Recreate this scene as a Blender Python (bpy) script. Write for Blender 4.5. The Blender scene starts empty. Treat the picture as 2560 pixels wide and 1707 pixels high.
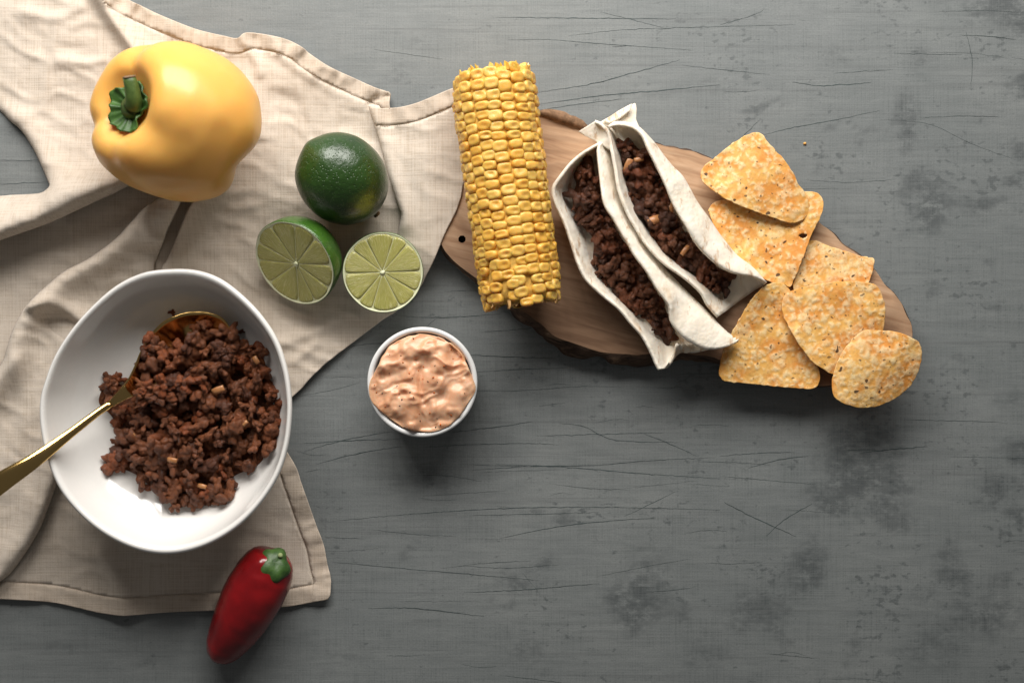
import bpy, math, random
import numpy as np
from mathutils import Vector, Matrix
from mathutils.geometry import delaunay_2d_cdt

rnd = random.Random(7)
SC = bpy.context.scene
C = SC.collection
S = 0.00025            # metres per working unit (one unit = one photo pixel measured on the table top)
H = 3556.0             # camera height above the table, in units

# ------------------------------------------------------------------ camera
cam_d = bpy.data.cameras.new('camera')
cam = bpy.data.objects.new('camera', cam_d)
C.objects.link(cam)
cam.location = (0, 0, H * S)
cam_d.lens = 50
cam_d.sensor_width = 36
cam_d.clip_start = 0.01
cam_d.clip_end = 50
cam_d.dof.use_dof = True
cam_d.dof.focus_distance = (H - 75) * S
cam_d.dof.aperture_fstop = 6.3
SC.camera = cam
# ------------------------------------------------------------------ world + lamps
w = bpy.data.worlds.new('World')
SC.world = w
w.use_nodes = True
bgn = w.node_tree.nodes['Background']
bgn.inputs[0].default_value = (1.0, 0.985, 0.96, 1)
bgn.inputs[1].default_value = 0.09


def area(name, loc, target, sx, sy, power, col):
    d = bpy.data.lights.new(name, 'AREA')
    d.shape = 'RECTANGLE'
    d.size, d.size_y = sx, sy
    d.energy = power
    d.color = col
    o = bpy.data.objects.new(name, d)
    C.objects.link(o)
    o.location = loc
    o.rotation_euler = (Vector(target) - Vector(loc)).to_track_quat('-Z', 'Y').to_euler()
    return o


for k in range(8):                 # a window with upright blinds, beyond the far edge of the table
    wx, wy = -0.07 + (k - 3.5) * 0.13, 0.76 + (k - 3.5) * 0.13 * .06
    area('window_light', (wx, wy, 0.54), (wx * .12, wy * .02, 0.0), 0.080, 0.46, 2.2, (1.0, 0.968, 0.925))
SC.view_settings.view_transform = 'Standard'
SC.view_settings.look = 'None'
SC.view_settings.exposure = 0.0
SC.view_settings.gamma = 1.0
SC.cycles.use_denoising = True
SC.cycles.max_bounces = 6
SC.cycles.diffuse_bounces = 3
SC.cycles.glossy_bounces = 3
SC.cycles.use_adaptive_sampling = False


# ------------------------------------------------------------------ maths helpers
def W(p, z):
    """photo position + height -> place in space (units)"""
    p = np.asarray(p, float)
    z = np.broadcast_to(np.asarray(z, float), p.shape[:-1])
    k = (H - z) / H
    return np.stack([(p[..., 0] - 1280) * k, (853.5 - p[..., 1]) * k, z], -1)


def hsh(i, j, k, s):
    n = (i * 374761393 + j * 668265263 + k * 2147483647 + s * 1274126177) & 0xFFFFFFFF
    n = ((n ^ (n >> 13)) * 1274126177) & 0xFFFFFFFF
    n = ((n ^ (n >> 16)) * 2246822519) & 0xFFFFFFFF
    return ((n ^ (n >> 15)) & 0xFFFF) / 32767.5 - 1.0


def noise(p, s=0):
    p = np.asarray(p, float)
    if p.shape[-1] == 2:
        p = np.concatenate([p, np.zeros(p.shape[:-1] + (1,))], -1)
    i = np.floor(p).astype(np.int64)
    f = p - i
    u = f * f * f * (f * (f * 6 - 15) + 10)
    r = 0
    for a in (0, 1):
        for b in (0, 1):
            for c in (0, 1):
                wgt = (u[..., 0] if a else 1 - u[..., 0]) * (u[..., 1] if b else 1 - u[..., 1]) * (u[..., 2] if c else 1 - u[..., 2])
                r = r + wgt * hsh(i[..., 0] + a, i[..., 1] + b, i[..., 2] + c, s)
    return r


def fbm(p, s=0, o=3):
    p = np.asarray(p, float)
    r, a, t = 0, 1.0, 0.0
    for k in range(o):
        r = r + a * noise(p * 2.0 ** k, s + 17 * k)
        t += a
        a *= 0.5
    return r / t


def sstep(a, b, x):
    t = np.clip((x - a) / (b - a), 0, 1)
    return t * t * (3 - 2 * t)


def crs(pts, step, closed=False, smooth=True):
    """smooth curve through points, resampled at even steps"""
    P = np.asarray(pts, float)
    if smooth:
        n = len(P)
        out = []
        m = n if closed else n - 1
        for i in range(m):
            if closed:
                a, b, c, d = P[(i - 1) % n], P[i], P[(i + 1) % n], P[(i + 2) % n]
            else:
                a, b, c, d = P[max(i - 1, 0)], P[i], P[i + 1], P[min(i + 2, n - 1)]
            for t in np.linspace(0, 1, 10, endpoint=False):
                out.append(0.5 * (2 * b + (c - a) * t + (2 * a - 5 * b + 4 * c - d) * t * t + (3 * b - a - 3 * c + d) * t ** 3))
        out.append(P[0] if closed else P[-1])
        Q = np.array(out)
    else:
        Q = np.concatenate([P, P[:1]]) if closed else P
    L = np.concatenate([[0], np.cumsum(np.linalg.norm(np.diff(Q, axis=0), axis=1))])
    N = max(int(round(L[-1] / step)), 3)
    s = np.linspace(0, L[-1], N + 1)
    R = np.stack([np.interp(s, L, Q[:, k]) for k in range(Q.shape[1])], -1)
    return R[:-1] if closed else R


def resamp(pts, n):
    Q = crs(pts, 3.0)
    L = np.concatenate([[0], np.cumsum(np.linalg.norm(np.diff(Q, axis=0), axis=1))])
    s = np.linspace(0, L[-1], n)
    return np.stack([np.interp(s, L, Q[:, k]) for k in range(Q.shape[1])], -1)


def pdist(P, line, closed=False):
    """distance to a polyline and arc length at the nearest point"""
    A = np.asarray(line, float)
    B = np.roll(A, -1, 0) if closed else A[1:]
    if not closed:
        A = A[:-1]
    D = B - A
    LL = (D ** 2).sum(1) + 1e-9
    cum = np.concatenate([[0], np.cumsum(np.sqrt(LL))])[:-1]
    best = np.full(len(P), 1e18)
    arc = np.zeros(len(P))
    for i in range(len(A)):
        t = np.clip(((P - A[i]) @ D[i]) / LL[i], 0, 1)
        d = ((P - A[i] - t[:, None] * D[i]) ** 2).sum(1)
        m = d < best
        best[m] = d[m]
        arc[m] = cum[i] + t[m] * math.sqrt(LL[i])
    return np.sqrt(best), arc


def inside(P, poly):
    x, y = P[:, 0], P[:, 1]
    r = np.zeros(len(P), bool)
    n = len(poly)
    for i in range(n):
        x0, y0 = poly[i]
        x1, y1 = poly[(i + 1) % n]
        if y0 == y1:
            continue
        m = (y0 > y) != (y1 > y)
        r ^= m & (x < (x1 - x0) * (y - y0) / (y1 - y0) + x0)
    return r


def offset_in(poly, d):
    T = np.roll(poly, -1, 0) - np.roll(poly, 1, 0)
    T /= np.linalg.norm(T, axis=1)[:, None] + 1e-9
    Nn = np.stack([-T[:, 1], T[:, 0]], 1)
    ar = 0.5 * np.sum(poly[:, 0] * np.roll(poly[:, 1], -1) - poly[:, 1] * np.roll(poly[:, 0], -1))
    return poly + Nn * (d if ar > 0 else -d)


def flat_mesh(poly, space, rings=(), extra=()):
    """triangulated sheet inside an outline (photo positions)"""
    pts = [poly]
    maxd = 0
    for d in rings:
        q = offset_in(poly, d)
        q = q[inside(q, poly)]
        dd, _ = pdist(q, poly, True)
        pts.append(q[dd > d * 0.8])
        maxd = d
    lo, hi = poly.min(0), poly.max(0)
    gx, gy = np.meshgrid(np.arange(lo[0], hi[0], space), np.arange(lo[1], hi[1], space * 0.87))
    gx = gx + (np.arange(gx.shape[0]) % 2)[:, None] * space * 0.5
    g = np.stack([gx.ravel(), gy.ravel()], 1)
    g = g[inside(g, poly)]
    dd, _ = pdist(g, poly, True)
    keep = dd > maxd + space * 0.55
    for q in extra:                       # points that a crease or seam must run through
        q = q[inside(q, poly)]
        q = q[pdist(q, poly, True)[0] > maxd + 2.5]
        keep &= pdist(g, q)[0] > space * .55
        pts.append(q)
    pts.append(g[keep])
    P = np.concatenate(pts)
    n = len(poly)
    r = delaunay_2d_cdt([Vector((float(a), float(b))) for a, b in P], [(i, (i + 1) % n) for i in range(n)], [], 1, 1e-5)
    V = np.array([[v.x, v.y] for v in r[0]])
    F = []
    for f in r[2]:
        f = list(f)
        a, b, c = V[f[0]], V[f[1]], V[f[2]]
        if (b[0] - a[0]) * (c[1] - a[1]) - (b[1] - a[1]) * (c[0] - a[0]) > 0:
            f = f[::-1]                     # photo y runs down: turn the face up
        F.append(tuple(f))
    return V, F


ORG = {}


def mk(name, V, F, mat, parent=None, origin=None, smooth=True, uv=None, kind=None):
    V = np.asarray(V, float)
    if origin is None:
        origin = np.array([(V[:, 0].min() + V[:, 0].max()) / 2, (V[:, 1].min() + V[:, 1].max()) / 2, V[:, 2].min()])
    origin = np.asarray(origin, float)
    me = bpy.data.meshes.new(name)
    me.from_pydata(((V - origin) * S).tolist(), [], [tuple(int(i) for i in f) for f in F])
    if smooth:
        me.polygons.foreach_set('use_smooth', [True] * len(me.polygons))
    if uv is not None:
        l = me.uv_layers.new(name='UVMap')
        idx = np.zeros(len(me.loops), np.int32)
        me.loops.foreach_get('vertex_index', idx)
        l.data.foreach_set('uv', np.asarray(uv, float)[idx].ravel())
    if mat:
        me.materials.append(mat)
    o = bpy.data.objects.new(name, me)
    C.objects.link(o)
    place(o, origin, parent)
    if kind:
        o['kind'] = kind
    return o


def place(o, origin, parent=None):
    origin = np.asarray(origin, float)
    ORG[o.name] = origin
    if parent is not None:
        o.parent = parent
        o.location = (origin - ORG[parent.name]) * S
    else:
        o.location = origin * S


def tag(o, label, cat, group=None):
    o['label'] = label
    o['category'] = cat
    if group:
        o['group'] = group
    return o


def thing(name, label, cat, origin, group=None):
    o = bpy.data.objects.new(name, None)
    o.empty_display_size = 0.01
    C.objects.link(o)
    place(o, origin)
    return tag(o, label, cat, group)


def solid(o, t, off=-1):
    m = o.modifiers.new('thickness', 'SOLIDIFY')
    m.thickness = t * S
    m.offset = off
    m.use_rim = True


def grid_faces(n, m, wrap_m=True, flip=False):
    F = []
    for i in range(n - 1):
        for j in range(m if wrap_m else m - 1):
            a, b = i * m + j, i * m + (j + 1) % m
            c, d = (i + 1) * m + (j + 1) % m, (i + 1) * m + j
            F.append((a, d, c, b) if flip else (a, b, c, d))
    return F


def loft(rings, cap0=True, cap1=True):
    """closed rings -> verts, faces"""
    n, m = len(rings), len(rings[0])
    V = np.concatenate(rings)
    F = grid_faces(n, m)
    if cap0:
        V = np.concatenate([V, [rings[0].mean(0)]])
        F += [(len(V) - 1, (j + 1) % m, j) for j in range(m)]
    if cap1:
        V = np.concatenate([V, [rings[-1].mean(0)]])
        b = (n - 1) * m
        F += [(len(V) - 1, b + j, b + (j + 1) % m) for j in range(m)]
    return V, F


def tube(path, rad, m=12):
    P = np.asarray(path, float)
    rings = []
    for i in range(len(P)):
        t = P[min(i + 1, len(P) - 1)] - P[max(i - 1, 0)]
        t /= np.linalg.norm(t)
        u = np.cross(t, [0, 0, 1.0]) if abs(t[2]) < 0.9 else np.cross(t, [1.0, 0, 0])
        u /= np.linalg.norm(u)
        v = np.cross(t, u)
        a = np.linspace(0, 2 * np.pi, m, endpoint=False)
        rings.append(P[i] + rad[i] * (np.cos(a)[:, None] * u + np.sin(a)[:, None] * v))
    return loft(rings)


def join(parts):
    V, F, n = [], [], 0
    for v, f in parts:
        V.append(np.asarray(v, float))
        F += [tuple(i + n for i in q) for q in f]
        n += len(v)
    return np.concatenate(V), F


def ico(sub):
    import bmesh
    bm = bmesh.new()
    bmesh.ops.create_icosphere(bm, subdivisions=sub, radius=1)
    V = np.array([v.co[:] for v in bm.verts])
    F = [tuple(v.index for v in f.verts) for f in bm.faces]
    bm.free()
    return V, F


# ------------------------------------------------------------------ materials
class N:
    def __init__(s, name):
        s.m = bpy.data.materials.new(name)
        s.m.use_nodes = True
        s.t = s.m.node_tree
        s.b = s.t.nodes['Principled BSDF']
        s.co = s.t.nodes.new('ShaderNodeTexCoord').outputs['Object']

    def lk(s, a, b):
        if hasattr(a, 'links'):
            s.t.links.new(a, b)
        else:
            b.default_value = a

    def mapn(s, scale, rot=(0, 0, 0), src=None):
        n = s.t.nodes.new('ShaderNodeMapping')
        s.lk(src or s.co, n.inputs['Vector'])
        n.inputs['Scale'].default_value = scale if hasattr(scale, '__len__') else (scale,) * 3
        n.inputs['Rotation'].default_value = rot
        return n.outputs[0]

    def noise(s, scale, detail=4, rough=0.55, src=None, dist=0.0):
        n = s.t.nodes.new('ShaderNodeTexNoise')
        s.lk(src or s.co, n.inputs['Vector'])
        n.inputs['Scale'].default_value = scale
        n.inputs['Detail'].default_value = detail
        n.inputs['Roughness'].default_value = rough
        n.inputs['Distortion'].default_value = dist
        return n.outputs[0]

    def voro(s, scale, src=None, feat='F1', rand=1.0):
        n = s.t.nodes.new('ShaderNodeTexVoronoi')
        n.feature = feat
        s.lk(src or s.co, n.inputs['Vector'])
        n.inputs['Scale'].default_value = scale
        n.inputs['Randomness'].default_value = rand
        return n.outputs[0]

    def ramp(s, fac, stops):
        n = s.t.nodes.new('ShaderNodeValToRGB')
        e = n.color_ramp.elements
        while len(e) < len(stops):
            e.new(0.5)
        for q, (p, c) in zip(e, stops):
            q.position = p
            q.color = (c, c, c, 1) if not hasattr(c, '__len__') else (*c, 1)
        s.lk(fac, n.inputs[0])
        return n.outputs[0]

    def mix(s, fac, a, b, mode='MIX'):
        n = s.t.nodes.new('ShaderNodeMix')
        n.data_type = 'RGBA'
        n.blend_type = mode
        s.lk(fac, n.inputs[0])
        for v, k in ((a, 6), (b, 7)):
            s.lk(v if hasattr(v, 'links') else (*v, 1), n.inputs[k])
        return n.outputs[2]

    def math(s, op, a, b=0.0, clamp=False):
        n = s.t.nodes.new('ShaderNodeMath')
        n.operation = op
        n.use_clamp = clamp
        s.lk(a, n.inputs[0])
        s.lk(b, n.inputs[1])
        return n.outputs[0]

    def rand(s):
        return s.t.nodes.new('ShaderNodeObjectInfo').outputs['Random']

    def sep(s, src=None):
        n = s.t.nodes.new('ShaderNodeSeparateXYZ')
        s.lk(src or s.co, n.inputs[0])
        return n.outputs

    def bump(s, h, dist, strength=1.0, prev=None):
        n = s.t.nodes.new('ShaderNodeBump')
        n.inputs['Distance'].default_value = dist
        n.inputs['Strength'].default_value = strength
        s.lk(h, n.inputs['Height'])
        if prev is not None:
            s.lk(prev, n.inputs['Normal'])
        s.lk(n.outputs[0], s.b.inputs['Normal'])
        return n.outputs[0]

    def done(s, col, rough=0.5, spec=0.5, sss=0.0, rad=(1, .5, .3), sscale=0.003, metal=0.0, coat=0.0, coat_r=0.1):
        s.lk(col if hasattr(col, 'links') else (*col, 1), s.b.inputs['Base Color'])
        s.lk(rough, s.b.inputs['Roughness'])
        s.b.inputs['Specular IOR Level'].default_value = spec
        s.b.inputs['Metallic'].default_value = metal
        if sss:
            s.b.inputs['Subsurface Weight'].default_value = sss
            s.b.inputs['Subsurface Radius'].default_value = rad
            s.b.inputs['Subsurface Scale'].default_value = sscale
        s.b.inputs['Coat Weight'].default_value = coat
        s.b.inputs['Coat Roughness'].default_value = coat_r
        return s.m


def m_table():
    n = N('painted_stone')
    big = n.noise(7, 5, .6, dist=.4)
    base = n.ramp(big, [(.25, (.088, .112, .111)), (.45, (.114, .139, .136)), (.62, (.150, .174, .167)), (.8, (.192, .214, .204))])
    fine = n.noise(900, 3, .6)
    base = n.mix(.35, base, n.ramp(fine, [(.3, .12), (.7, .27)]), 'MIX')
    x, y, z = n.sep()[:3]
    side = n.math('MULTIPLY_ADD', x, 0.36)
    side.node.inputs[2].default_value = 0.0                 # the paint is more worn towards one end of the table
    warp = n.mapn((1, 1.2, 1))
    cloud = n.math('ADD', n.noise(13, 3, .5, warp, .3), side)
    speck = n.noise(170, 7, .72, n.mapn((.8, 1.3, 1)), .1)
    mid = n.noise(60, 5, .65, n.mapn((.8, 1.1, 1)), .2)
    c = n.mix(n.ramp(cloud, [(.45, 0.0), (.72, .40)]), base, (.080, .100, .101))
    stk = n.noise(150, 6, .68, n.mapn((.22, 1.15, 1), (0, 0, -.03)), .35)
    c = n.mix(n.ramp(stk, [(.46, 0.0), (.70, .42)]), c, (.060, .078, .077))
    c = n.mix(n.ramp(stk, [(.30, .20), (.46, 0.0)]), c, (.24, .262, .248))
    at = n.t.nodes.new('ShaderNodeAttribute')
    at.attribute_name = 'wear'               # worn dark patches, each where the real table has one
    gr = n.math('ADD', n.math('MULTIPLY', n.math('SUBTRACT', speck, .5), 5.0), n.math('MULTIPLY', n.math('SUBTRACT', mid, .5), 3.4))
    v = n.math('MULTIPLY', at.outputs['Fac'], n.math('ADD', gr, .85))
    c = n.mix(n.ramp(v, [(.06, 0.0), (.38, .5), (.95, .96)]), c, (.022, .034, .036))
    sp = n.math('ADD', n.noise(210, 3, .55, n.mapn((.8, 1.25, 1)), .1), n.math('ADD', n.math('MULTIPLY', side, .5), n.math('MULTIPLY', n.math('SUBTRACT', n.noise(24, 4, .6), .5), .75)))
    c = n.mix(n.ramp(sp, [(.66, 0.0), (.76, .85)]), c, (.036, .050, .051))
    for k, (rz, sx, th, am) in enumerate(((.02, 5, .60, .5), (-.10, 4, .64, .45), (.12, 6, .64, .4))):
        st = n.noise(30 + 7 * k, 5, .62, n.mapn((sx / 30, 9, 1), (0, 0, rz)), .25)
        c = n.mix(n.ramp(st, [(th - .04, 0.0), (th + .08, am)]), c, (.07, .08, .08))
    pale = n.noise(420, 2, .5)
    c = n.mix(n.ramp(pale, [(.775, 0.0), (.80, .45)]), c, (.42, .43, .42))
    weave = n.math('ADD', n.noise(60, 2, .5, n.mapn((.5, 26, 1))), n.noise(60, 2, .5, n.mapn((26, .5, 1))))
    c = n.mix(.22, c, n.ramp(weave, [(.7, .09), (1.3, .26)]))
    n.bump(n.math('ADD', fine, n.math('MULTIPLY', weave, .6)), 0.00012, .5)
    return n.done(c, n.ramp(big, [(.3, .56), (.7, .66)]), .9)


def m_linen(name, tint=(1, 1, 1)):
    n = N(name)
    a = n.noise(100, 5, .7, n.mapn((.28, 14, 1), (0, 0, .18)), .15)
    b = n.noise(100, 5, .7, n.mapn((14, .28, 1), (0, 0, .18)), .15)
    th = n.math('ADD', a, b)
    big = n.noise(26, 3, .5)
    lo = tuple(v * t for v, t in zip((.455, .37, .28), tint))
    hi = tuple(v * t for v, t in zip((.63, .55, .465), tint))
    c = n.ramp(th, [(.60, lo), (.95, tuple((p + 2 * q) / 3 for p, q in zip(lo, hi))), (1.25, hi)])
    c = n.mix(n.ramp(big, [(.4, 0.0), (.7, .25)]), c, tuple(v * t for v, t in zip((.53, .43, .335), tint)))
    slub = n.noise(70, 2, .5, n.mapn((.5, 22, 1), (0, 0, .18)))
    slub2 = n.noise(70, 2, .5, n.mapn((22, .5, 1), (0, 0, .18)))
    sl = n.math('MAXIMUM', n.ramp(slub, [(.68, 0.0), (.80, .4)]), n.ramp(slub2, [(.68, 0.0), (.80, .4)]))
    c = n.mix(sl, c, tuple(v * t for v, t in zip((.36, .26, .18), tint)))
    w1 = n.noise(300, 3, .6)
    n.bump(n.math('ADD', th, w1), 0.0005, .4)
    n.b.inputs['Sheen Weight'].default_value = .15
    return n.done(c, .92, .15)


def m_pepper():
    n = N('yellow_pepper_skin')
    a = n.noise(22, 3, .5)
    c = n.ramp(a, [(.3, (.86, .44, .095)), (.6, (.87, .475, .12)), (.8, (.86, .54, .16))])
    dots = n.noise(600, 1, .5)
    c = n.mix(n.ramp(dots, [(.78, 0.0), (.82, .35)]), c, (.55, .28, .05))
    n.bump(n.noise(420, 3, .5), 0.00008, .35)
    c = n.mix(n.ramp(n.noise(75, 6, .75), [(.68, 0.0), (.74, .22)]), c, (.60, .33, .08))
    n.bump(n.noise(60, 4, .55), 0.0007, .18)
    return n.done(c, .36, .42, .5, (1, .45, .12), .010, coat=.12, coat_r=.2)


def m_green(name, a, b, scale=200, rough=.45, dist=.0004):
    n = N(name)
    q = n.noise(scale, 4, .6)
    n.bump(n.noise(scale * 2.2, 3, .6), dist, .6)
    return n.done(n.ramp(q, [(.3, a), (.7, b)]), rough, .5)


def m_red():
    n = N('red_pepper_skin')
    q = n.noise(30, 3, .5)
    c = n.ramp(q, [(.35, (.12, .002, .004)), (.58, (.25, .004, .006)), (.72, (.045, .002, .003))])
    n.bump(n.noise(90, 2, .5), 0.0003, .25)
    n.bump(n.noise(36, 3, .55, n.mapn((1.6, .7, 1), (0, 0, -.5))), 0.0022, .35)
    return n.done(c, .24, .5, .1, (1, .2, .1), .003, coat=.35, coat_r=.14)


def m_lime(name, lo, hi, spot=False):
    n = N(name)
    q = n.noise(40, 4, .6)
    c = n.ramp(q, [(.3, lo), (.7, hi)])
    if spot:
        # the pale yellow patch where this fruit lay on the ground
        v = n.t.nodes.new('ShaderNodeVectorMath')
        v.operation = 'DISTANCE'
        n.lk(n.co, v.inputs[0])
        v.inputs[1].default_value = spot
        d = n.math('ADD', v.outputs['Value'], n.math('MULTIPLY', n.noise(220, 4, .6), .006))
        c = n.mix(n.ramp(d, [(.0045, .95), (.0125, 0.0)]), c, (.42, .44, .05))
    po = n.voro(620)
    h = n.ramp(po, [(.0, 0.0), (.35, 1.0)])
    big = n.noise(260, 3, .5)
    b1 = n.bump(h, 0.0004, .8)
    n.bump(big, 0.0009, .55, b1)
    c = n.mix(n.ramp(n.noise(130, 6, .75), [(.70, 0.0), (.78, .5)]), c, (.16, .17, .06))
    return n.done(c, .33, .5, coat=.25, coat_r=.22)


def m_flesh():
    n = N('lime_flesh')
    uv = n.t.nodes.new('ShaderNodeUVMap').outputs[0]
    a = n.noise(1, 3, .6, n.mapn((5, 46, 1), src=uv), .6)
    b = n.noise(1, 4, .6, n.mapn((3, 9, 1), src=uv), .4)
    c = n.ramp(a, [(.30, (.32, .32, .075)), (.56, (.46, .42, .135)), (.76, (.78, .79, .48))])
    c = n.mix(n.ramp(b, [(.4, 0.0), (.75, .5)]), c, (.42, .42, .11))
    n.bump(a, 0.0009, .7)
    return n.done(c, .14, .5, .35, (.8, 1, .3), .004, coat=.3, coat_r=.08)


def m_plain(name, col, rough=.5, spec=.5, sss=0.0, vary=.0, scale=300, **k):
    n = N(name)
    q = n.noise(scale, 3, .6)
    c = n.ramp(q, [(.3, tuple(v * (1 - vary) for v in col)), (.7, tuple(min(1, v * (1 + vary)) for v in col))])
    return n.done(c, rough, spec, sss, **k)


def m_corn():
    n = N('corn_kernel_skin')
    r = n.rand()
    c = n.ramp(r, [(0, (.78, .38, .045)), (.35, (.82, .44, .070)), (.7, (.84, .50, .11)), (1, (.79, .40, .05))])
    q = n.noise(260, 3, .6)
    c = n.mix(n.ramp(q, [(.45, 0.0), (.75, .45)]), c, (.84, .62, .24))
    n.bump(n.noise(330, 3, .6, dist=.5), 0.0005, .35)
    return n.done(c, .26, .5, .5, (1, .55, .15), .005, coat=.2, coat_r=.12)


def m_meat(name, k=1.0):
    n = N(name)
    r = n.rand()
    p = n.t.nodes.new('ShaderNodeVectorMath')
    p.operation = 'ADD'
    n.lk(n.co, p.inputs[0])
    n.lk(r, p.inputs[1])
    q = n.noise(330, 5, .7, p.outputs[0])
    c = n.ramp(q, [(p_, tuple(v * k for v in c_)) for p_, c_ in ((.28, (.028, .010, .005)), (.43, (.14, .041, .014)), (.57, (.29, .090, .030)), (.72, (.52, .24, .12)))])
    t = n.ramp(r, [(0, (.45, .40, .4)), (.35, (.9, .9, .88)), (.7, (1.2, 1.18, 1.1)), (1, (1.35, 1.05, .8))])
    c = n.mix(1.0, c, t, 'MULTIPLY')
    f = n.noise(1500, 3, .65)
    b = n.bump(n.noise(480, 5, .65), 0.0011, .8)
    n.bump(f, 0.0004, .6, b)
    return n.done(c, n.ramp(f, [(.35, .26), (.65, .52)]), .45, coat=.12, coat_r=.25)


def m_tortilla():
    n = N('flour_tortilla')
    q = n.noise(75, 4, .6)
    c = n.ramp(q, [(.3, (.82, .72, .58)), (.6, (.88, .81, .70))])
    s1 = n.noise(95, 5, .66, n.mapn((2.1, .7, 1), (0, 0, -.55)), .2)
    c = n.mix(n.ramp(s1, [(.575, 0.0), (.65, .7)]), c, (.50, .30, .15))
    c = n.mix(n.ramp(s1, [(.70, 0.0), (.76, .8)]), c, (.16, .075, .03))
    s2 = n.noise(62, 5, .6, n.mapn((1.5, .8, 1), (0, 0, -.55)), .3)
    c = n.mix(n.ramp(s2, [(.58, 0.0), (.70, .55)]), c, (.66, .45, .26))
    bb = n.bump(n.noise(110, 2, .5), 0.0022, .5)
    n.bump(n.noise(420, 4, .6), 0.0007, .5, bb)
    return n.done(c, .72, .25, .12, (1, .7, .5), .003)


def m_chip():
    n = N('corn_chip')
    at = n.t.nodes.new('ShaderNodeAttribute')
    at.attribute_name = 'blister'
    bl = n.math('ADD', at.outputs['Fac'], n.math('MULTIPLY', n.math('SUBTRACT', n.noise(420, 4, .65), .5), .7))
    c = n.ramp(n.noise(150, 4, .6), [(.35, (.81, .42, .095)), (.65, (.86, .53, .17))])
    big = n.noise(70, 4, .6)
    c = n.mix(n.ramp(big, [(.42, 0.0), (.60, .85)]), c, (.72, .26, .04))
    c = n.mix(n.ramp(bl, [(.0, 0.0), (.85, .72)]), c, (.92, .74, .43))
    c = n.mix(n.ramp(n.noise(800, 2, .6), [(.5, 0.0), (.75, .5)]), c, (.55, .27, .07))
    sp = n.noise(250, 0, .4)
    c = n.mix(n.ramp(sp, [(.80, 0.0), (.82, .9)]), c, (.045, .022, .012))
    sp2 = n.noise(480, 0, .4)
    c = n.mix(n.ramp(sp2, [(.77, 0.0), (.80, .75)]), c, (.09, .045, .02))
    n.bump(n.noise(800, 4, .65), 0.0003, .5)
    return n.done(c, .58, .35, .1, (1, .6, .3), .002)


def m_wood():
    n = N('live_edge_wood')
    src = n.mapn((1, 1, 1), (0, 0, .26))
    g = n.noise(26, 6, .62, n.mapn((.9, 9, 1), src=src), .6)
    rg = n.t.nodes.new('ShaderNodeTexWave')
    rg.wave_type = 'RINGS'
    rg.rings_direction = 'Z'
    n.lk(n.mapn((.55, 1.6, 1), src=src), rg.inputs[0])
    rg.inputs['Scale'].default_value = 22
    rg.inputs['Distortion'].default_value = 7
    rg.inputs['Detail'].default_value = 3
    rg.inputs['Detail Scale'].default_value = 1.2
    c = n.ramp(g, [(.3, (.32, .175, .095)), (.5, (.50, .315, .19)), (.7, (.60, .41, .265))])
    c = n.mix(n.ramp(rg.outputs['Fac'], [(.55, 0.0), (.95, .35)]), c, (.26, .15, .085))
    c = n.mix(n.ramp(n.noise(18, 5, .6, n.mapn((1, 2.5, 1), src=src), .5), [(.56, 0.0), (.72, .55)]), c, (.21, .12, .07))
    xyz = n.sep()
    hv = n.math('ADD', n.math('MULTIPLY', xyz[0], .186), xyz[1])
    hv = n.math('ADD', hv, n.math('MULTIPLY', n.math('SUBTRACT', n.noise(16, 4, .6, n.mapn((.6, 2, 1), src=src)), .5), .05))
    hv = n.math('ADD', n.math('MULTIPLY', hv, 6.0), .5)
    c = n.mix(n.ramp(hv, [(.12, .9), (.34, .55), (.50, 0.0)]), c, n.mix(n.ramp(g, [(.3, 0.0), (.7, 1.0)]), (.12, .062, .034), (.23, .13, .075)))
    n.bump(g, 0.0003, .4)
    return n.done(c, .48, .4)


def m_bark():
    n = N('dark_bark')
    g = n.noise(90, 6, .7, n.mapn((.6, 2, 3), (0, 0, .3)), .7)
    c = n.ramp(g, [(.35, (.028, .017, .012)), (.55, (.10, .058, .036)), (.72, (.26, .165, .10))])
    n.bump(g, 0.002, .8)
    return n.done(c, .8, .3)


def m_sauce():
    n = N('chipotle_sauce')
    q = n.noise(120, 4, .6, dist=.6)
    c = n.ramp(q, [(.3, (.70, .33, .17)), (.55, (.77, .43, .26)), (.75, (.82, .52, .35))])
    r = n.noise(360, 3, .6)
    c = n.mix(n.ramp(r, [(.68, 0.0), (.80, .5)]), c, (.70, .25, .08))
    n.bump(n.noise(320, 3, .6), 0.0004, .3)
    return n.done(c, .33, .45, .4, (1, .5, .3), .005)


M_TABLE = m_table()
M_LINEN = m_linen('linen')
M_HEM = m_linen('linen_hem', (.93, .90, .87))
M_THREAD = m_plain('hem_thread', (.53, .44, .35), .9, .1, vary=.2)
M_PEP = m_pepper()
M_CALYX = m_green('calyx_green', (.022, .065, .012), (.075, .17, .03), 160)
M_STEM = m_green('stem_green', (.045, .085, .018), (.10, .16, .035), 120)
M_DRY = m_plain('dry_stem_end', (.20, .13, .075), .8, .2, vary=.35)
M_RED = m_red()
M_CALYX2 = m_green('red_pepper_calyx', (.022, .06, .012), (.07, .15, .03), 180)
M_LIMEH = m_lime('lime_rind', (.022, .080, .008), (.065, .155, .018))
M_PITH = m_plain('lime_pith', (.68, .70, .47), .5, .4, .2, .06, rad=(.8, 1, .4), sscale=.002)
M_FLESH = m_flesh()
M_MEMB = m_plain('lime_membrane', (.60, .61, .34), .35, .5, .2, .08, rad=(.8, 1, .4), sscale=.002)
M_CORN = m_corn()
M_COB = m_plain('cob_pith', (.72, .42, .09), .8, .2, vary=.35, scale=400)
M_HUSK = m_plain('torn_kernel_skin', (.55, .32, .12), .6, .3, vary=.4, scale=500)
M_MEAT = m_meat('browned_beef')
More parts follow.
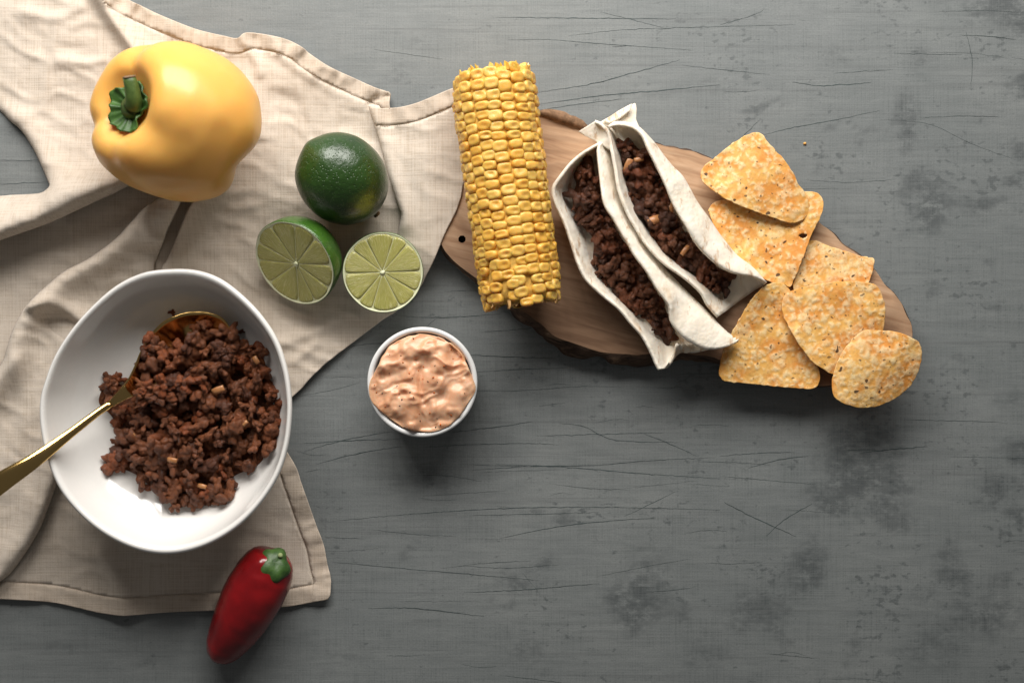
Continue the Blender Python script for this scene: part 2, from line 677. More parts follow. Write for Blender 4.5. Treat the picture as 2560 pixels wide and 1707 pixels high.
M_MEAT2 = m_meat('shade_darkened_beef', .62)  # darkened copy of the beef: shade inside tacos and heap put into the colour
M_ONION = m_plain('fried_onion', (.42, .19, .075), .3, .5, .3, .25, 250, rad=(1, .6, .3), sscale=.003)
M_TORT = m_tortilla()
M_CHIP = m_chip()
M_WOOD = m_wood()
M_BARK = m_bark()
M_SAUCE = m_sauce()
M_FLECK = m_plain('pepper_fleck', (.05, .03, .02), .7, .2)
M_CHILI = m_plain('chili_fleck', (.55, .13, .02), .4, .4, vary=.3)
M_WHITE = m_plain('white_glaze', (.82, .80, .765), .13, .5, vary=.01, coat=.4, coat_r=.06)
M_WHITE2 = m_plain('white_porcelain', (.80, .80, .79), .14, .5, vary=.01, coat=.4, coat_r=.06)
M_GOLD = m_plain('polished_gold', (.70, .46, .17), .13, .5, vary=.03, scale=60, metal=1.0)
M_HOLE = m_plain('drilled_hole_wall', (.03, .02, .014), .9, .1)
M_SCR = m_plain('scratch_paint', (.056, .072, .072), .7, .2, vary=.3, scale=40)


# ------------------------------------------------------------------ table
STAIN = [(2116, 1189, 60, 75, .9), (2080, 1252, 50, 32, .7), (2161, 1081, 75, 45, .7), (2228, 1194, 45, 70, .55), (2228, 1288, 42, 60, .5), (2021, 1406, 38, 60, .7), (2016, 1451, 40, 42, .55),
         (1926, 1505, 55, 55, .6), (1868, 1541, 45, 35, .4), (2494, 1230, 48, 34, .9), (2535, 1288, 40, 20, .8), (2539, 1117, 40, 18, .8), (2546, 1155, 36, 20, .8), (2377, 1388, 28, 40, .5),
         (2377, 1451, 42, 24, .55), (2494, 1442, 24, 24, .45), (1949, 1577, 14, 48, .4), (2125, 1609, 15, 48, .45), (2318, 1496, 24, 24, .5), (2470, 1530, 100, 42, .55), (2341, 1609, 95, 50, .4),
         (1591, 1492, 55, 42, .95), (1600, 1545, 45, 34, .7), (1622, 1417, 65, 42, .4), (1290, 1461, 48, 24, .7), (1357, 1413, 30, 30, .7), (1264, 1523, 24, 14, .8), (1335, 1289, 20, 11, .7),
         (1414, 1289, 26, 11, .6), (1016, 1377, 36, 14, .45), (1313, 1607, 55, 42, .4), (1361, 1673, 20, 12, .6), (1755, 1642, 62, 50, .35), (1711, 1514, 42, 42, .4), (2503, 22, 105, 34, .9),
         (2540, 62, 45, 30, .8), (2267, 314, 30, 52, .6), (2267, 269, 25, 40, .45), (2306, 146, 52, 30, .4), (2110, 135, 42, 26, .35), (1919, 264, 52, 8, .7), (2138, 309, 110, 10, .6), (2452, 309, 15, 8, 1.1),
         (2160, 359, 20, 12, .5), (2339, 507, 48, 52, .85), (2461, 500, 46, 18, .9), (2271, 339, 24, 45, .6), (2296, 457, 30, 28, .5), (2548, 379, 24, 20, .9), (2550, 446, 25, 20, .9), (2545, 214, 40, 20, .7),
         (2306, 533, 40, 50, .7), (2320, 717, 22, 20, .6), (2450, 640, 26, 12, .5), (2480, 760, 30, 14, .5), (2400, 900, 30, 12, .4), (2520, 980, 40, 16, .5), (1050, 100, 60, 30, .25), (990, 170, 50, 26, .3),
         (1830, 210, 90, 8, .4), (1700, 230, 120, 7, .35), (140, 1620, 40, 16, .3), (360, 1665, 26, 14, .5), (860, 1640, 90, 40, .2), (1080, 1200, 120, 40, .25), (2000, 350, 16, 8, .5), (2050, 420, 18, 9, .4)]
gx, gy = np.meshgrid(np.concatenate([[-1600, -1000, -400], np.arange(-60, 2630, 13), [3000, 3700, 4300]]), np.concatenate([[-1200, -700, -300], np.arange(-60, 1780, 13), [2100, 2500, 3000]]))
P2 = np.stack([gx.ravel(), gy.ravel()], 1).astype(float)
wear = np.zeros(len(P2))
jit = P2 + 22 * np.stack([noise(P2 / 45, 5), noise(P2 / 45, 6)], 1) + 9 * np.stack([noise(P2 / 18, 7), noise(P2 / 18, 8)], 1)
for x, y, a, b, k in STAIN:
    wear += k * np.exp(-(((jit[:, 0] - x) / a) ** 2 + ((jit[:, 1] - y) / b) ** 2))
table = mk('table_top', W(P2, 0.0), [q[::-1] for q in grid_faces(gx.shape[0], gx.shape[1], False)], M_TABLE, origin=(0, 0, 0))
at = table.data.attributes.new('wear', 'FLOAT', 'POINT')
at.data.foreach_set('value', np.clip(wear, 0, 1.3).astype(np.float32))
table['kind'] = 'structure'
table['label'] = 'mottled grey painted table top with dark blotches and scratches'

# long knife scratches, traced one by one, each a thin sliver sunk in paint
SCR = [[(1240, 44), (1480, 46), (1690, 48)], [(1270, 100), (1380, 100), (1500, 110), (1730, 126)], [(1420, 90), (1560, 75), (1760, 68), (1990, 62)],
       [(1340, 232), (1480, 210), (1600, 178), (1700, 150)], [(1345, 262), (1500, 240), (1640, 228), (1800, 212)],
       [(1350, 275), (1470, 258), (1560, 248)], [(1790, 420), (1860, 340), (1900, 300)], [(2400, 88), (2480, 92), (2540, 100)],
       [(2415, 80), (2430, 150), (2428, 220)], [(1880, 345), (1980, 320), (2090, 300), (2200, 276)], [(1500, 30), (1620, 60), (1660, 72)],
       [(1800, 62), (1880, 40), (1910, 24)], [(760, 1108), (900, 1100), (1000, 1098)], [(760, 1128), (860, 1100), (980, 1078)],
       [(790, 1160), (900, 1132), (1010, 1115)], [(1060, 1118), (1180, 1111), (1330, 1108), (1400, 1112)], [(1130, 1080), (1250, 1066), (1330, 1053)],
       [(1150, 1160), (1300, 1165), (1480, 1163), (1640, 1150), (1790, 1143)], [(1240, 1160), (1420, 1168), (1560, 1180), (1700, 1190), (1800, 1196)],
       [(1180, 1175), (1330, 1165), (1440, 1164)], [(820, 1304), (960, 1290), (1150, 1276), (1340, 1268), (1560, 1268), (1800, 1274)],
       [(1180, 1288), (1360, 1284), (1500, 1280)], [(1250, 1345), (1400, 1315), (1540, 1300), (1640, 1294)], [(830, 1404), (960, 1416), (1120, 1430), (1350, 1450)],
       [(810, 1342), (908, 1346)], [(1160, 1480), (1300, 1474), (1420, 1464), (1500, 1458)], [(920, 1520), (1040, 1520), (1210, 1540)],
       [(1560, 1290), (1620, 1262), (1690, 1228)], [(1915, 1340), (1960, 1300), (2030, 1258)], [(1800, 1190), (1920, 1200), (2040, 1210)],
       [(1800, 1140), (1900, 1132), (1990, 1130)], [(1870, 1170), (1950, 1148), (2020, 1140)], [(2260, 1049), (2400, 1052), (2520, 1056)],
       [(2150, 1132), (2240, 1122), (2320, 1115)], [(1810, 1255), (1900, 1300), (1990, 1340)], [(1400, 1058), (1460, 1066), (1540, 1100), (1700, 1105)],
       [(1600, 1080), (1700, 1120), (1740, 1140)], [(1340, 1090), (1500, 1085), (1660, 1082)], [(760, 1180), (800, 1172)],
       [(750, 990), (830, 975), (900, 955)], [(830, 880), (900, 862), (1010, 850), (1100, 790)], [(1000, 790), (1100, 794), (1250, 785)],
       [(1110, 730), (1180, 726), (1230, 732)], [(1200, 830), (1290, 824), (1380, 812)], [(1150, 885), (1260, 892), (1390, 896)],
       [(1180, 930), (1330, 922), (1420, 920)], [(1170, 978), (1310, 976), (1450, 966), (1560, 968)], [(0, 400), (60, 402), (110, 398)], [(0, 462), (50, 458), (120, 456)],
       [(1980, 205), (2060, 215), (2180, 206)], [(2200, 300), (2320, 310), (2430, 360), (2540, 400)], [(2300, 130), (2440, 135), (2540, 150)]]
rs = np.random.RandomState(3)
for k in range(105):
    x, y = rs.uniform(700, 2560), rs.uniform(0, 1707)
    if x > 1950 and rs.rand() < .6:
        continue
    l, a = rs.uniform(40, 260), rs.normal(0, .07) + (.9 if rs.rand() < .05 else 0)
    b = rs.normal(0, 4)
    SCR.append([(x, y), (x + l / 2 * math.cos(a), y + l / 2 * math.sin(a) + b), (x + l * math.cos(a), y + l * math.sin(a))])
parts = []
for k, s in enumerate(SCR):
    q = crs(s, 10)
    L = len(q)
    wd = (rs.uniform(.6, 1.35) if k < 50 else rs.uniform(.25, .65)) * (.45 + .55 * rs.rand(L)) * np.sin(np.linspace(.06, np.pi - .06, L)) ** .6
    q = q + rs.normal(0, .5, q.shape)
    t = np.gradient(q, axis=0)
    t /= np.linalg.norm(t, axis=1)[:, None]
    nn = np.stack([-t[:, 1], t[:, 0]], 1)
    a, b = W(q + nn * wd[:, None], .25 + .03 * (k % 9)), W(q - nn * wd[:, None], .25 + .03 * (k % 9))
    parts.append((np.concatenate([a, b]), [(i, i + 1, L + i + 1, L + i) for i in range(L - 1)]))
v, f = join(parts)
mk('knife_scratches', v, f, M_SCR, table, smooth=False, kind='stuff')

# ------------------------------------------------------------------ napkin
HEM_U = crs([(290, -20), (322, 0), (355, 16), (408, 41), (490, 73), (560, 90), (592, 96), (608, 84), (624, 82), (661, 86), (714, 98), (755, 118), (775, 135),
             (824, 167), (886, 196), (935, 218), (967, 229), (975, 237)], 6)
PLEAT = [(975, 237), (974, 268), (990, 300), (1010, 360), (1040, 470), (1075, 600)]
LOW_U = [(1050, 714), (1020, 752), (987, 781), (956, 800), (893, 848), (821, 903), (774, 947), (746, 978), (680, 1020), (560, 1000), (440, 800), (398, 690)]
SLIT_R = [(403, 668), (418, 648), (434, 610), (449, 571), (464, 533), (480, 505), (500, 470)]
F_LOW = crs([(480, 425), (400, 435), (334, 459), (293, 480), (245, 502), (189, 528), (128, 556), (64, 579), (0, 601), (-70, 626)], 6)
F_TOP = crs([(-70, 492), (0, 490), (33, 487), (77, 485), (102, 482), (115, 474), (123, 463), (118, 450), (107, 423), (94, 395), (82, 371), (53, 327), (24, 302), (0, 278), (-70, 215)], 6)
U_OUT = np.concatenate([HEM_U, crs(PLEAT, 6)[1:], crs([PLEAT[-1]] + LOW_U, 6)[1:], crs(SLIT_R, 6)[1:], F_LOW[3:], F_TOP, [(-70, 100), (-70, -60), (200, -60)]])
HEM_B = crs([(921, 266), (935, 269), (960, 271), (1000, 268), (1040, 258), (1080, 242), (1120, 225), (1150, 214), (1185, 200)], 6)
B_LEFT = crs([(1000, 766), (992, 720), (985, 660), (990, 600), (999, 560), (1003, 537), (998, 522), (987, 491), (969, 432), (958, 391), (943, 335), (928, 291), (921, 266)], 6)
B_RIGHT = crs([(1185, 200), (1190, 320), (1172, 410), (1157, 465), (1152, 494), (1139, 531), (1120, 568), (1106, 598), (1087, 646), (1065, 690), (1054, 713), (1035, 740), (1000, 766)], 6)
B_OUT = np.concatenate([HEM_B[:-1], B_RIGHT[:-1], B_LEFT[:-1]])
CREST = crs([(425, 478), (395, 495), (357, 523), (329, 553), (293, 592), (255, 622), (214, 650), (163, 676), (128, 704), (79, 748), (52, 785), (31, 826), (16, 873), (0, 915), (-70, 1010)], 6)
ROLL = crs([(-70, 1495), (0, 1453), (31, 1427), (68, 1375), (99, 1323), (120, 1270), (133, 1235), (150, 1180), (170, 1100)], 6)
L_OUT = np.concatenate([CREST, crs(np.array([(-70, 1010), (-72, 1200), (-70, 1495)]), 8)[1:-1], ROLL, crs([(170, 1100), (330, 1000), (385, 800), (388, 668), (393, 650), (403, 622), (418, 579), (439, 533), (452, 505), (455, 480), (425, 478)], 6)[1:-1]])
HEM_C1 = crs([(-70, 1494), (0, 1497), (116, 1504), (174, 1514), (232, 1528), (271, 1535), (310, 1539), (348, 1536), (406, 1531), (464, 1528), (530, 1526), (619, 1522), (716, 1516), (755, 1510), (793, 1503), (812, 1500)], 6)
HEM_C2 = crs([(825, 1488), (827, 1448), (818, 1410), (809, 1363), (789, 1309), (770, 1255), (751, 1200), (735, 1158), (690, 1090)], 6)
C_OUT = np.concatenate([HEM_C1, [(820, 1497)], HEM_C2, crs([(690, 1090), (600, 1000), (520, 860), (520, 720), (520, 560), (470, 450), (330, 440), (160, 500), (-70, 560)], 8)[1:], [(-70, 800), (-70, 1100), (-70, 1300)]])


def pucker(d, s, w, amp, seed):
    band = sstep(w + 6, w - 6, d)
    n = noise(np.stack([s / 26, d / 90], 1), seed) + .6 * noise(np.stack([s / 11, d / 70], 1), seed + 3)
    return band * (3.0 + amp * n) - 1.2 * np.exp(-((d - w) / 3.5) ** 2)


def ridge(P, line, h, wl, wr=None):
    L = crs(line, 8)
    d, _ = pdist(P, L)
    if wr is None:
        return h * np.exp(-(d / wl) ** 2)
    i = np.argmin(((P[:, None] - L[None]) ** 2).sum(2), 1)
    t = np.gradient(L, axis=0)[i]
    side = t[:, 0] * (P[:, 1] - L[i, 1]) - t[:, 1] * (P[:, 0] - L[i, 0])
    return h * np.exp(-(d / np.where(side > 0, wr, wl)) ** 2)


def edge_round(d, r):
    q = np.clip(1 - d / r, 0, 1)
    return r * (1 - np.sqrt(np.clip(1 - q * q, 0, 1)))


def wrinkle(P, seed, amp=1.0):
    ca, sa = math.cos(.35), math.sin(.35)
    Q = np.stack([P[:, 0] * ca + P[:, 1] * sa, -P[:, 0] * sa + P[:, 1] * ca], 1)
    n1 = noise(P / 150, seed)
    wp = Q + 25 * np.stack([noise(P / 80, seed + 1), noise(P / 80, seed + 2)], 1)
    n2 = 1 - np.abs(noise(wp / np.array([120, 42]), seed + 4)) * 2
    n3 = noise(wp / np.array([40, 22]), seed + 5)
    return amp * (9 * n1 + 3.6 * n2 + 1.8 * n3 + .8 * noise(P / 12, seed + 6))


def z_U(P):
    z = 14 + wrinkle(P, 11)
    dl, _ = pdist(P, F_LOW)
    z += 92 * np.exp(-((dl - 26) / 46) ** 2) * sstep(440, 250, P[:, 0]) + 34 * np.exp(-(dl / 60) ** 2) * sstep(250, 430, P[:, 0])
    dt, _ = pdist(P, F_TOP[:48])
    z += ridge(P, [(-70, 545), (40, 520), (110, 492), (160, 470), (240, 450)], 22, 26)
    z -= ridge(P, [(-70, 500), (40, 496), (95, 490)], 14, 14)
    z += ridge(P, [(236, -30), (256, 10), (285, 55), (318, 100), (350, 145)], 36, 34, 15)
    z -= ridge(P, [(285, 0), (320, 60), (365, 110)], 8, 22)
    z += ridge(P, [(40, 330), (90, 400), (150, 460)], 26, 60)
    z += ridge(P, [(600, 90), (640, 150), (650, 185)], 8, 12)
    z += ridge(P, [(690, 130), (760, 185), (860, 240), (920, 262)], 6, 12)
    z += ridge(P, [(150, 150), (210, 158), (260, 150)], 7, 10) + ridge(P, [(60, 30), (140, 45), (200, 20)], 8, 14)
    z += ridge(P, [(700, 860), (780, 830), (850, 800)], 10, 16) + ridge(P, [(740, 900), (790, 860)], 7, 12)
    dR, _ = pdist(P, crs(SLIT_R, 6))
    z += 58 * np.exp(-(dR / 60) ** 2)
    dh, s = pdist(P, HEM_U)
    z += pucker(dh, s, 40, 7.5, 21)
    z -= ridge(P, [(972, 240), (950, 244), (930, 252), (922, 268)], 12, 7)
    z += ridge(P, [(975, 240), (974, 270)], 14, 22)
    dd, _ = pdist(P, np.concatenate([F_LOW, F_TOP]))
    z -= np.minimum(edge_round(dd, 24), z - 4)
    ds, _ = pdist(P, crs(SLIT_R, 6))
    z -= edge_round(ds, 8) * .9
    return z


def z_B(P):
    z = 22 + wrinkle(P, 41, .6) + 44 * sstep(930, 1090, P[:, 0]) * sstep(800, 640, P[:, 1])
    z -= 20 * sstep(600, 740, P[:, 1])
    z += ridge(P, [(930, 275), (950, 340), (975, 420), (998, 500), (1010, 560)], 12, 24)
    dh, s = pdist(P, HEM_B)
    z += pucker(dh, s, 44, 4.5, 51)
    dl, _ = pdist(P, B_LEFT)
    z -= edge_round(dl, 14) * sstep(720, 560, P[:, 1])
    return z


def z_L(P):
    z = 14 + wrinkle(P, 61, .8)
    dc, _ = pdist(P, CREST)
    z += 42 * np.exp(-((dc - 14) / 46) ** 2)
    z += ridge(P, [(70, 765), (120, 758), (170, 778), (215, 815)], 22, 26, 14)
    z -= ridge(P, [(110, 800), (160, 812), (200, 835)], 18, 20)
    z += ridge(P, [(40, 900), (60, 1000), (50, 1120)], 6, 22)
    dr, _ = pdist(P, ROLL)
    z += 40 * np.exp(-((dr - 22) / 36) ** 2)
    z += ridge(P, [(70, 1240), (40, 1330), (0, 1400)], 8, 14)
    dsl, _ = pdist(P, L_OUT[-60:])
    z += 48 * np.exp(-((dsl - 10) / 55) ** 2) * sstep(640, 600, P[:, 1]) * sstep(300, 380, P[:, 0])
    dd, _ = pdist(P, np.concatenate([CREST, ROLL]))
    z -= np.minimum(edge_round(dd, 22), z - 5)
    ds, _ = pdist(P, L_OUT, True)
    z -= edge_round(ds, 8) * (P[:, 0] > 370) * (P[:, 1] < 700)
    return z


def z_C(P):
    z = 7 + wrinkle(P, 81, .55)
    z += ridge(P, [(250, 1390), (290, 1460), (310, 1545)], 14, 30) - ridge(P, [(345, 1400), (350, 1500)], 4, 20)
    z += ridge(P, [(560, 1360), (640, 1420), (700, 1500)], 4, 30)
    d1, s1 = pdist(P, HEM_C1)
    d2, s2 = pdist(P, HEM_C2)
    z += pucker(d1, s1, 44, 1.4, 91) + pucker(d2, s2, 44, 3.6, 95)
    return np.maximum(z, 3.2)


def inner_line(line, wd, out):
    t = np.gradient(line, axis=0)
    t /= np.linalg.norm(t, axis=1)[:, None]
    for sgn in (1, -1):
        q = line + sgn * wd * np.stack([-t[:, 1], t[:, 0]], 1)
        if inside(q[len(q) // 3:len(q) // 3 + 1], out)[0]:
            break
    q = q[np.abs(pdist(q, line)[0] - wd) < 1.5]
    return crs(q[::3], 5.5)


def sheet3(out, zf, space=8, rings=(2.5, 6.5, 12), extra=()):
    V2, F2 = flat_mesh(out, space, rings, extra)
    return V2, F2, W(V2, zf(V2))


body, hems, stitch = [], [], []
for out, zf, hem in ((C_OUT, z_C, ((HEM_C1, 44), (HEM_C2, 44))), (L_OUT, z_L, ()), (U_OUT, z_U, ((HEM_U, 40),)), (B_OUT, z_B, ((HEM_B, 44),))):
    seams = [inner_line(line, wd, out) for line, wd in hem]
    V2, F2, V3 = sheet3(out, zf, extra=seams)
    cen = np.array([V2[list(f)].mean(0) for f in F2])
    hm = np.zeros(len(F2), bool)
    for line, wd in hem:
        hm |= pdist(cen, line)[0] < wd
    body.append((V3, [f for f, h in zip(F2, hm) if not h]))
    if hm.any():
        hems.append((V3, [f for f, h in zip(F2, hm) if h]))
    for q in seams:
        ok = inside(q, out)
        zz = zf(q)
        for i in range(len(q) - 1):
            if ok[i] and ok[i + 1]:
                d = (q[i + 1] - q[i]) * .78
                p = np.array([-d[1], d[0]]) / np.linalg.norm(d) * .55
                c4 = np.array([q[i] - p, q[i] + d - p, q[i] + d + p, q[i] + p])
                lo = W(c4, zz[i] - .5)
                hi = W((c4 - c4.mean(0)) * .8 + c4.mean(0), zz[i] + .7)
                stitch.append((np.concatenate([lo, hi]), [(4, 5, 6, 7)[::-1], (0, 1, 5, 4)[::-1], (1, 2, 6, 5)[::-1], (2, 3, 7, 6)[::-1], (3, 0, 4, 7)[::-1]]))


def prune(v, f):
    used = sorted({i for q in f for i in q})
    mp = {o: i for i, o in enumerate(used)}
    return v[used], [tuple(mp[i] for i in q) for q in f]


napkin = thing('napkin', 'crumpled beige linen napkin with stitched hems under the bowl, limes and yellow pepper', 'napkin', (-850, 0, 0))
v, f = prune(*join(body))
cl = mk('cloth', v, f, M_LINEN, napkin)
solid(cl, 3.2)
for hv, hf in hems:
    v, f = prune(hv, hf)
    solid(mk('hem', v, f, M_HEM, napkin), 4.2)
v, f = join(stitch)
mk('stitching', v, f, M_THREAD, napkin, smooth=False, kind='stuff')

# ------------------------------------------------------------------ yellow bell pepper
def basis(A, ref=(1, 0, 0)):
    A = np.asarray(A, float)
    A = A / np.linalg.norm(A)
    e1 = np.asarray(ref, float) - np.dot(ref, A) * A
    e1 /= np.linalg.norm(e1)
    return e1, np.cross(A, e1), A


pc = W(np.array([434., 308.]), 200)
E1, E2, EA = basis((-.60, .17, .76))
th = np.linspace(0, 2 * np.pi, 112, endpoint=False)
prof = crs([(2, 108), (24, 108), (46, 113), (72, 131), (104, 152), (140, 146), (172, 112), (190, 62), (196, 10), (194, -42), (182, -92), (160, -132), (126, -158), (88, -168), (56, -160), (30, -146), (2, -140)], 8)
CR = [(math.radians(a), wd, d0, d1) for a, wd, d0, d1 in ((80, .26, .62, .6), (187, .22, .55, .8), (318, .36, .6, .9), (250, .3, .25, .2))]
rings = []
for (r0, z0) in prof:
    tt = (z0 + 170) / 322.0
    rr = np.full(len(th), r0)
    zz = np.full(len(th), z0)
    cre = 0
    for a, wd, d0, d1 in CR:
        dth = (th - a + np.pi) % (2 * np.pi) - np.pi
        cre = cre + np.exp(-(dth / wd) ** 2) * (d0 * tt ** 1.5 + d1 * (1 - tt) ** 2 * .9 + .12)
    grow = sstep(30, 120, r0)
    rr = rr * (1 - .13 * cre * grow * (.6 + .4 * sstep(0, 160, abs(z0))))
    zz = zz - (18 * cre * grow * (z0 > 0) * sstep(40, 140, z0)) + 30 * cre * sstep(40, 140, -z0) * grow
    rr = rr * (1 + .035 * np.cos(th - math.radians(20)) + .03 * np.cos(2 * th + .6))
    P = (rr[:, None] * (np.cos(th)[:, None] * E1 + np.sin(th)[:, None] * E2) + zz[:, None] * EA) * .975
    P += (fbm(P / 70, 5, 2) * 3.0)[:, None] * (P / (np.linalg.norm(P, axis=1)[:, None] + 1e-6)) * grow
    rings.append(pc + P)
v, f = loft(rings[::-1])
pepper = thing('bell_pepper', 'glossy yellow bell pepper with green stem lying on the napkin', 'bell pepper', (pc[0], pc[1], 18))
mk('body', v, f, M_PEP, pepper)
# calyx: ribbed star collar in the dimple
m = 72
a = np.linspace(0, 2 * np.pi, m, endpoint=False)
rings = []
out_r = 60 + 6 * np.cos(5 * a + .5) + 4 * np.cos(7 * a + 1.2) + 3 * np.sin(3 * a)
for k, q in enumerate((0.12, .3, .5, .68, .84, .94, 1.0, 1.0)):
    r = out_r * q
    hgt = 120 + 16 * q ** 2 + (5 * np.cos(15 * a) * q * (1 - .3 * q)) + 3 * np.cos(8 * a + 1) * q - (5 if k == 7 else 0) + 6 * np.cos(a - 2.6) * q
    rings.append(pc + r[:, None] * (np.cos(a)[:, None] * E1 + np.sin(a)[:, None] * E2) + hgt[:, None] * EA)
v, f = loft(rings, True, False)
mk('calyx', v, f, M_CALYX, pepper)
b0 = pc + 116 * EA
tip = b0 + np.array([5, 62, 56.])
pa = [b0 + (tip - b0) * t + np.array([9, -20, 10.]) * math.sin(t * np.pi) for t in np.linspace(0, 1, 12)]
v, f = tube(pa, [30, 27.5, 25.5, 24, 22.5, 21, 19.5, 18, 17, 16, 15, 14], 18)
v[:, :2] += (noise(v / 14, 3) * 1.5)[:, None]
stem = mk('stem', v, f, M_STEM, pepper)
v, f = tube([tip + (pa[-1] - pa[-2]) * t for t in (-.25, .1, .22)], [15.2, 14.4, 9.0], 16)
v += (noise(v / 7, 9) * 1.6)[:, None]
mk('dry_stem_end', v, f, M_DRY, stem)

# ------------------------------------------------------------------ limes
def lime_body(A, L, R, c, half, seed, nip=.055):
    e1, e2, ea = basis(A)
    m = 72
    t = np.linspace(0, 2 * np.pi, m, endpoint=False)
    rings = []
    ph = np.linspace(-np.pi / 2 + .02, 0 if half else np.pi / 2 - .02, 28 if half else 48)
    for p in ph:
        r, z = R * math.cos(p) ** .95, L * math.sin(p)
        z *= 1 + nip * math.exp(-(math.cos(p) / .20) ** 2)
        P = r * (np.cos(t)[:, None] * e1 + np.sin(t)[:, None] * e2) + z * ea
        P = P * (1 + .018 * fbm(P / 60, seed, 2)[:, None])
        rings.append(c + P)
    return rings, (e1, e2, ea)


lc = W(np.array([855., 447.]), 118)
LA = (.60, -.62, -.42)
rings, (e1, e2, ea) = lime_body(LA, 116, 106, lc, False, 7)
v, f = loft(rings)
lime_o = np.array([lc[0], lc[1], 16.])
spot_w = W(np.array([907., 510.]), 165) - lime_o
M_LIME = m_lime('dark_lime_rind', (.011, .034, .006), (.028, .072, .011), tuple((spot_w * S).tolist()))
lime = thing('lime', 'whole dark green lime with a small yellow patch', 'lime', lime_o, 'limes on the napkin')
mk('rind', v, f, M_LIME, lime, origin=lime_o)
v, f = ico(2)
v = v * np.array([9, 9, 5.]) * (1 + .3 * noise(v * 3, 2)[:, None])
v = lc + ea * 126 + v[:, :1] * e1 + v[:, 1:2] * e2 + v[:, 2:] * ea
mk('stem_scar', v, f, M_DRY, lime)


def half_lime(img, zc, normal, R, label, seed, nseg=10, rot=0.0):
    c = W(np.array(img, float), zc)
    rg = random.Random(seed)
    rings, (e1, e2, ea) = lime_body(normal, R * 1.05, R, c, True, seed)
    m = len(rings[0])
    t = np.linspace(0, 2 * np.pi, m, endpoint=False)
    org = np.array([c[0], c[1], 14.])
    root = thing('half_lime', label, 'lime half', org, 'limes on the napkin')
    rim = rings[-1]
    rings.append(c + (rim - c) * .985 + ea * 2.0)
    v, f = loft(rings, True, False)
    mk('rind', v, f, M_LIMEH, root)
    pr = [c + (rim - c) * q + ea * h for q, h in ((.985, 2.0), (.975, 2.4), (.965, 2.0), (.945, .8), (.93, .3))]
    v, f = loft(pr, False, False)
    mk('pith', v, f, M_PITH, root)
    pr = [c + (rim - c) * q + ea * h for q, h in ((.94, .55), (.5, .55), (.1, .55))]
    v, f = loft(pr, False, True)
    mk('membrane', v, f, M_MEMB, root)
    ang = [rot + 2 * np.pi * (k + rg.uniform(-.22, .22)) / nseg for k in range(nseg)]
    off = np.array([rg.uniform(-.05, .05), rg.uniform(-.05, .05)]) * R
    for k in range(nseg):
        a0, a1 = ang[k], ang[(k + 1) % nseg] + (2 * np.pi if k == nseg - 1 else 0)
        gap = .008 * R
        r_in, r_out = .05 * R, .955 * R
        nr, na = 16, 9
        P, UV = [], []
        for i in range(nr):
            u = i / (nr - 1)
            r = r_in + (r_out - r_in) * u
            hw = (a1 - a0) / 2 - math.asin(min(.9, gap / r))
            cut = 1 - max(0, (u - .86) / .14) ** 2.6 * .10
            cut *= min(1, .25 + u * 6)
            for j in range(na):
                s = 2 * j / (na - 1) - 1
                a = (a0 + a1) / 2 + s * hw * cut
                rr = r * (1 - .05 * (abs(s) ** 3) * (u > .8)) * 1.0
                edge = min(1, (1 - abs(s)) * 3.0) * min(1, u * 8) * min(1, (1 - u) * 8)
                x, y = rr * math.cos(a) + off[0] * (1 - u), rr * math.sin(a) + off[1] * (1 - u)
                hgt = 1.0 + .5 * math.sqrt(max(edge, 0)) + rg.uniform(-.12, .12)
                P.append(c + x * e1 + y * e2 + hgt * ea)
                UV.append((u + seed * .3 + k, (a + s * .02) * 1.2))
        # skirt down to the pith
        P = np.array(P)
        F = grid_faces(nr, na, False, True)
        border = [j for j in range(na)] + [i * na + na - 1 for i in range(1, nr)] + [(nr - 1) * na + j for j in range(na - 2, -1, -1)] + [i * na for i in range(nr - 2, 0, -1)]
        b0 = len(P)
        P = np.concatenate([P, P[border] - ea * 4])
        UV += [UV[b] for b in border]
        nb = len(border)
        F += [(border[i], border[(i + 1) % nb], b0 + (i + 1) % nb, b0 + i) for i in range(nb)]
        mk('segment', P, F, M_FLESH, root, uv=np.array(UV))
    v, f = ico(2)
    v = v * np.array([.055, .055, .03]) * R * (1 + .45 * noise(v * 2.3, seed)[:, None])
    mk('core', c + ea * 2 + v[:, :1] * e1 + off[0] * e1 + v[:, 1:2] * e2 + off[1] * e2 + v[:, 2:] * ea, f, M_PITH, root)
    return root


half_lime((736, 658), 112, (-.42, -.47, .775), 112, 'halved lime, tilted, showing bright green rind behind its cut face', 3, rot=.25)
half_lime((957, 681), 108, (.06, -.10, .99), 98, 'halved lime with round cut face turned straight up, above the sauce cup', 8, rot=.1)

# ------------------------------------------------------------------ cutting board
BT = 60.0
B_TOP = crs([(1096, 598), (1118, 560), (1140, 500), (1190, 420), (1270, 340), (1345, 292), (1400, 302), (1470, 330), (1560, 342), (1660, 362), (1770, 396), (1870, 445), (1960, 492), (2050, 560), (2110, 608), (2170, 660),
             (2220, 715), (2260, 770), (2278, 820), (2276, 860), (2240, 905), (2170, 945), (2060, 965), (1960, 945), (1840, 912), (1760, 890), (1690, 880), (1620, 883), (1560, 888), (1500, 880), (1440, 860), (1385, 838), (1340, 800), (1300, 772), (1250, 735), (1180, 690), (1130, 650)], 8, True)
B_TOP = B_TOP + np.stack([noise(B_TOP / 34, 3), noise(B_TOP / 34, 4)], 1) * 3.5
board = thing('cutting_board', 'live-edge wooden serving board under the corn, tacos and chips', 'cutting board', (400, 220, 0))
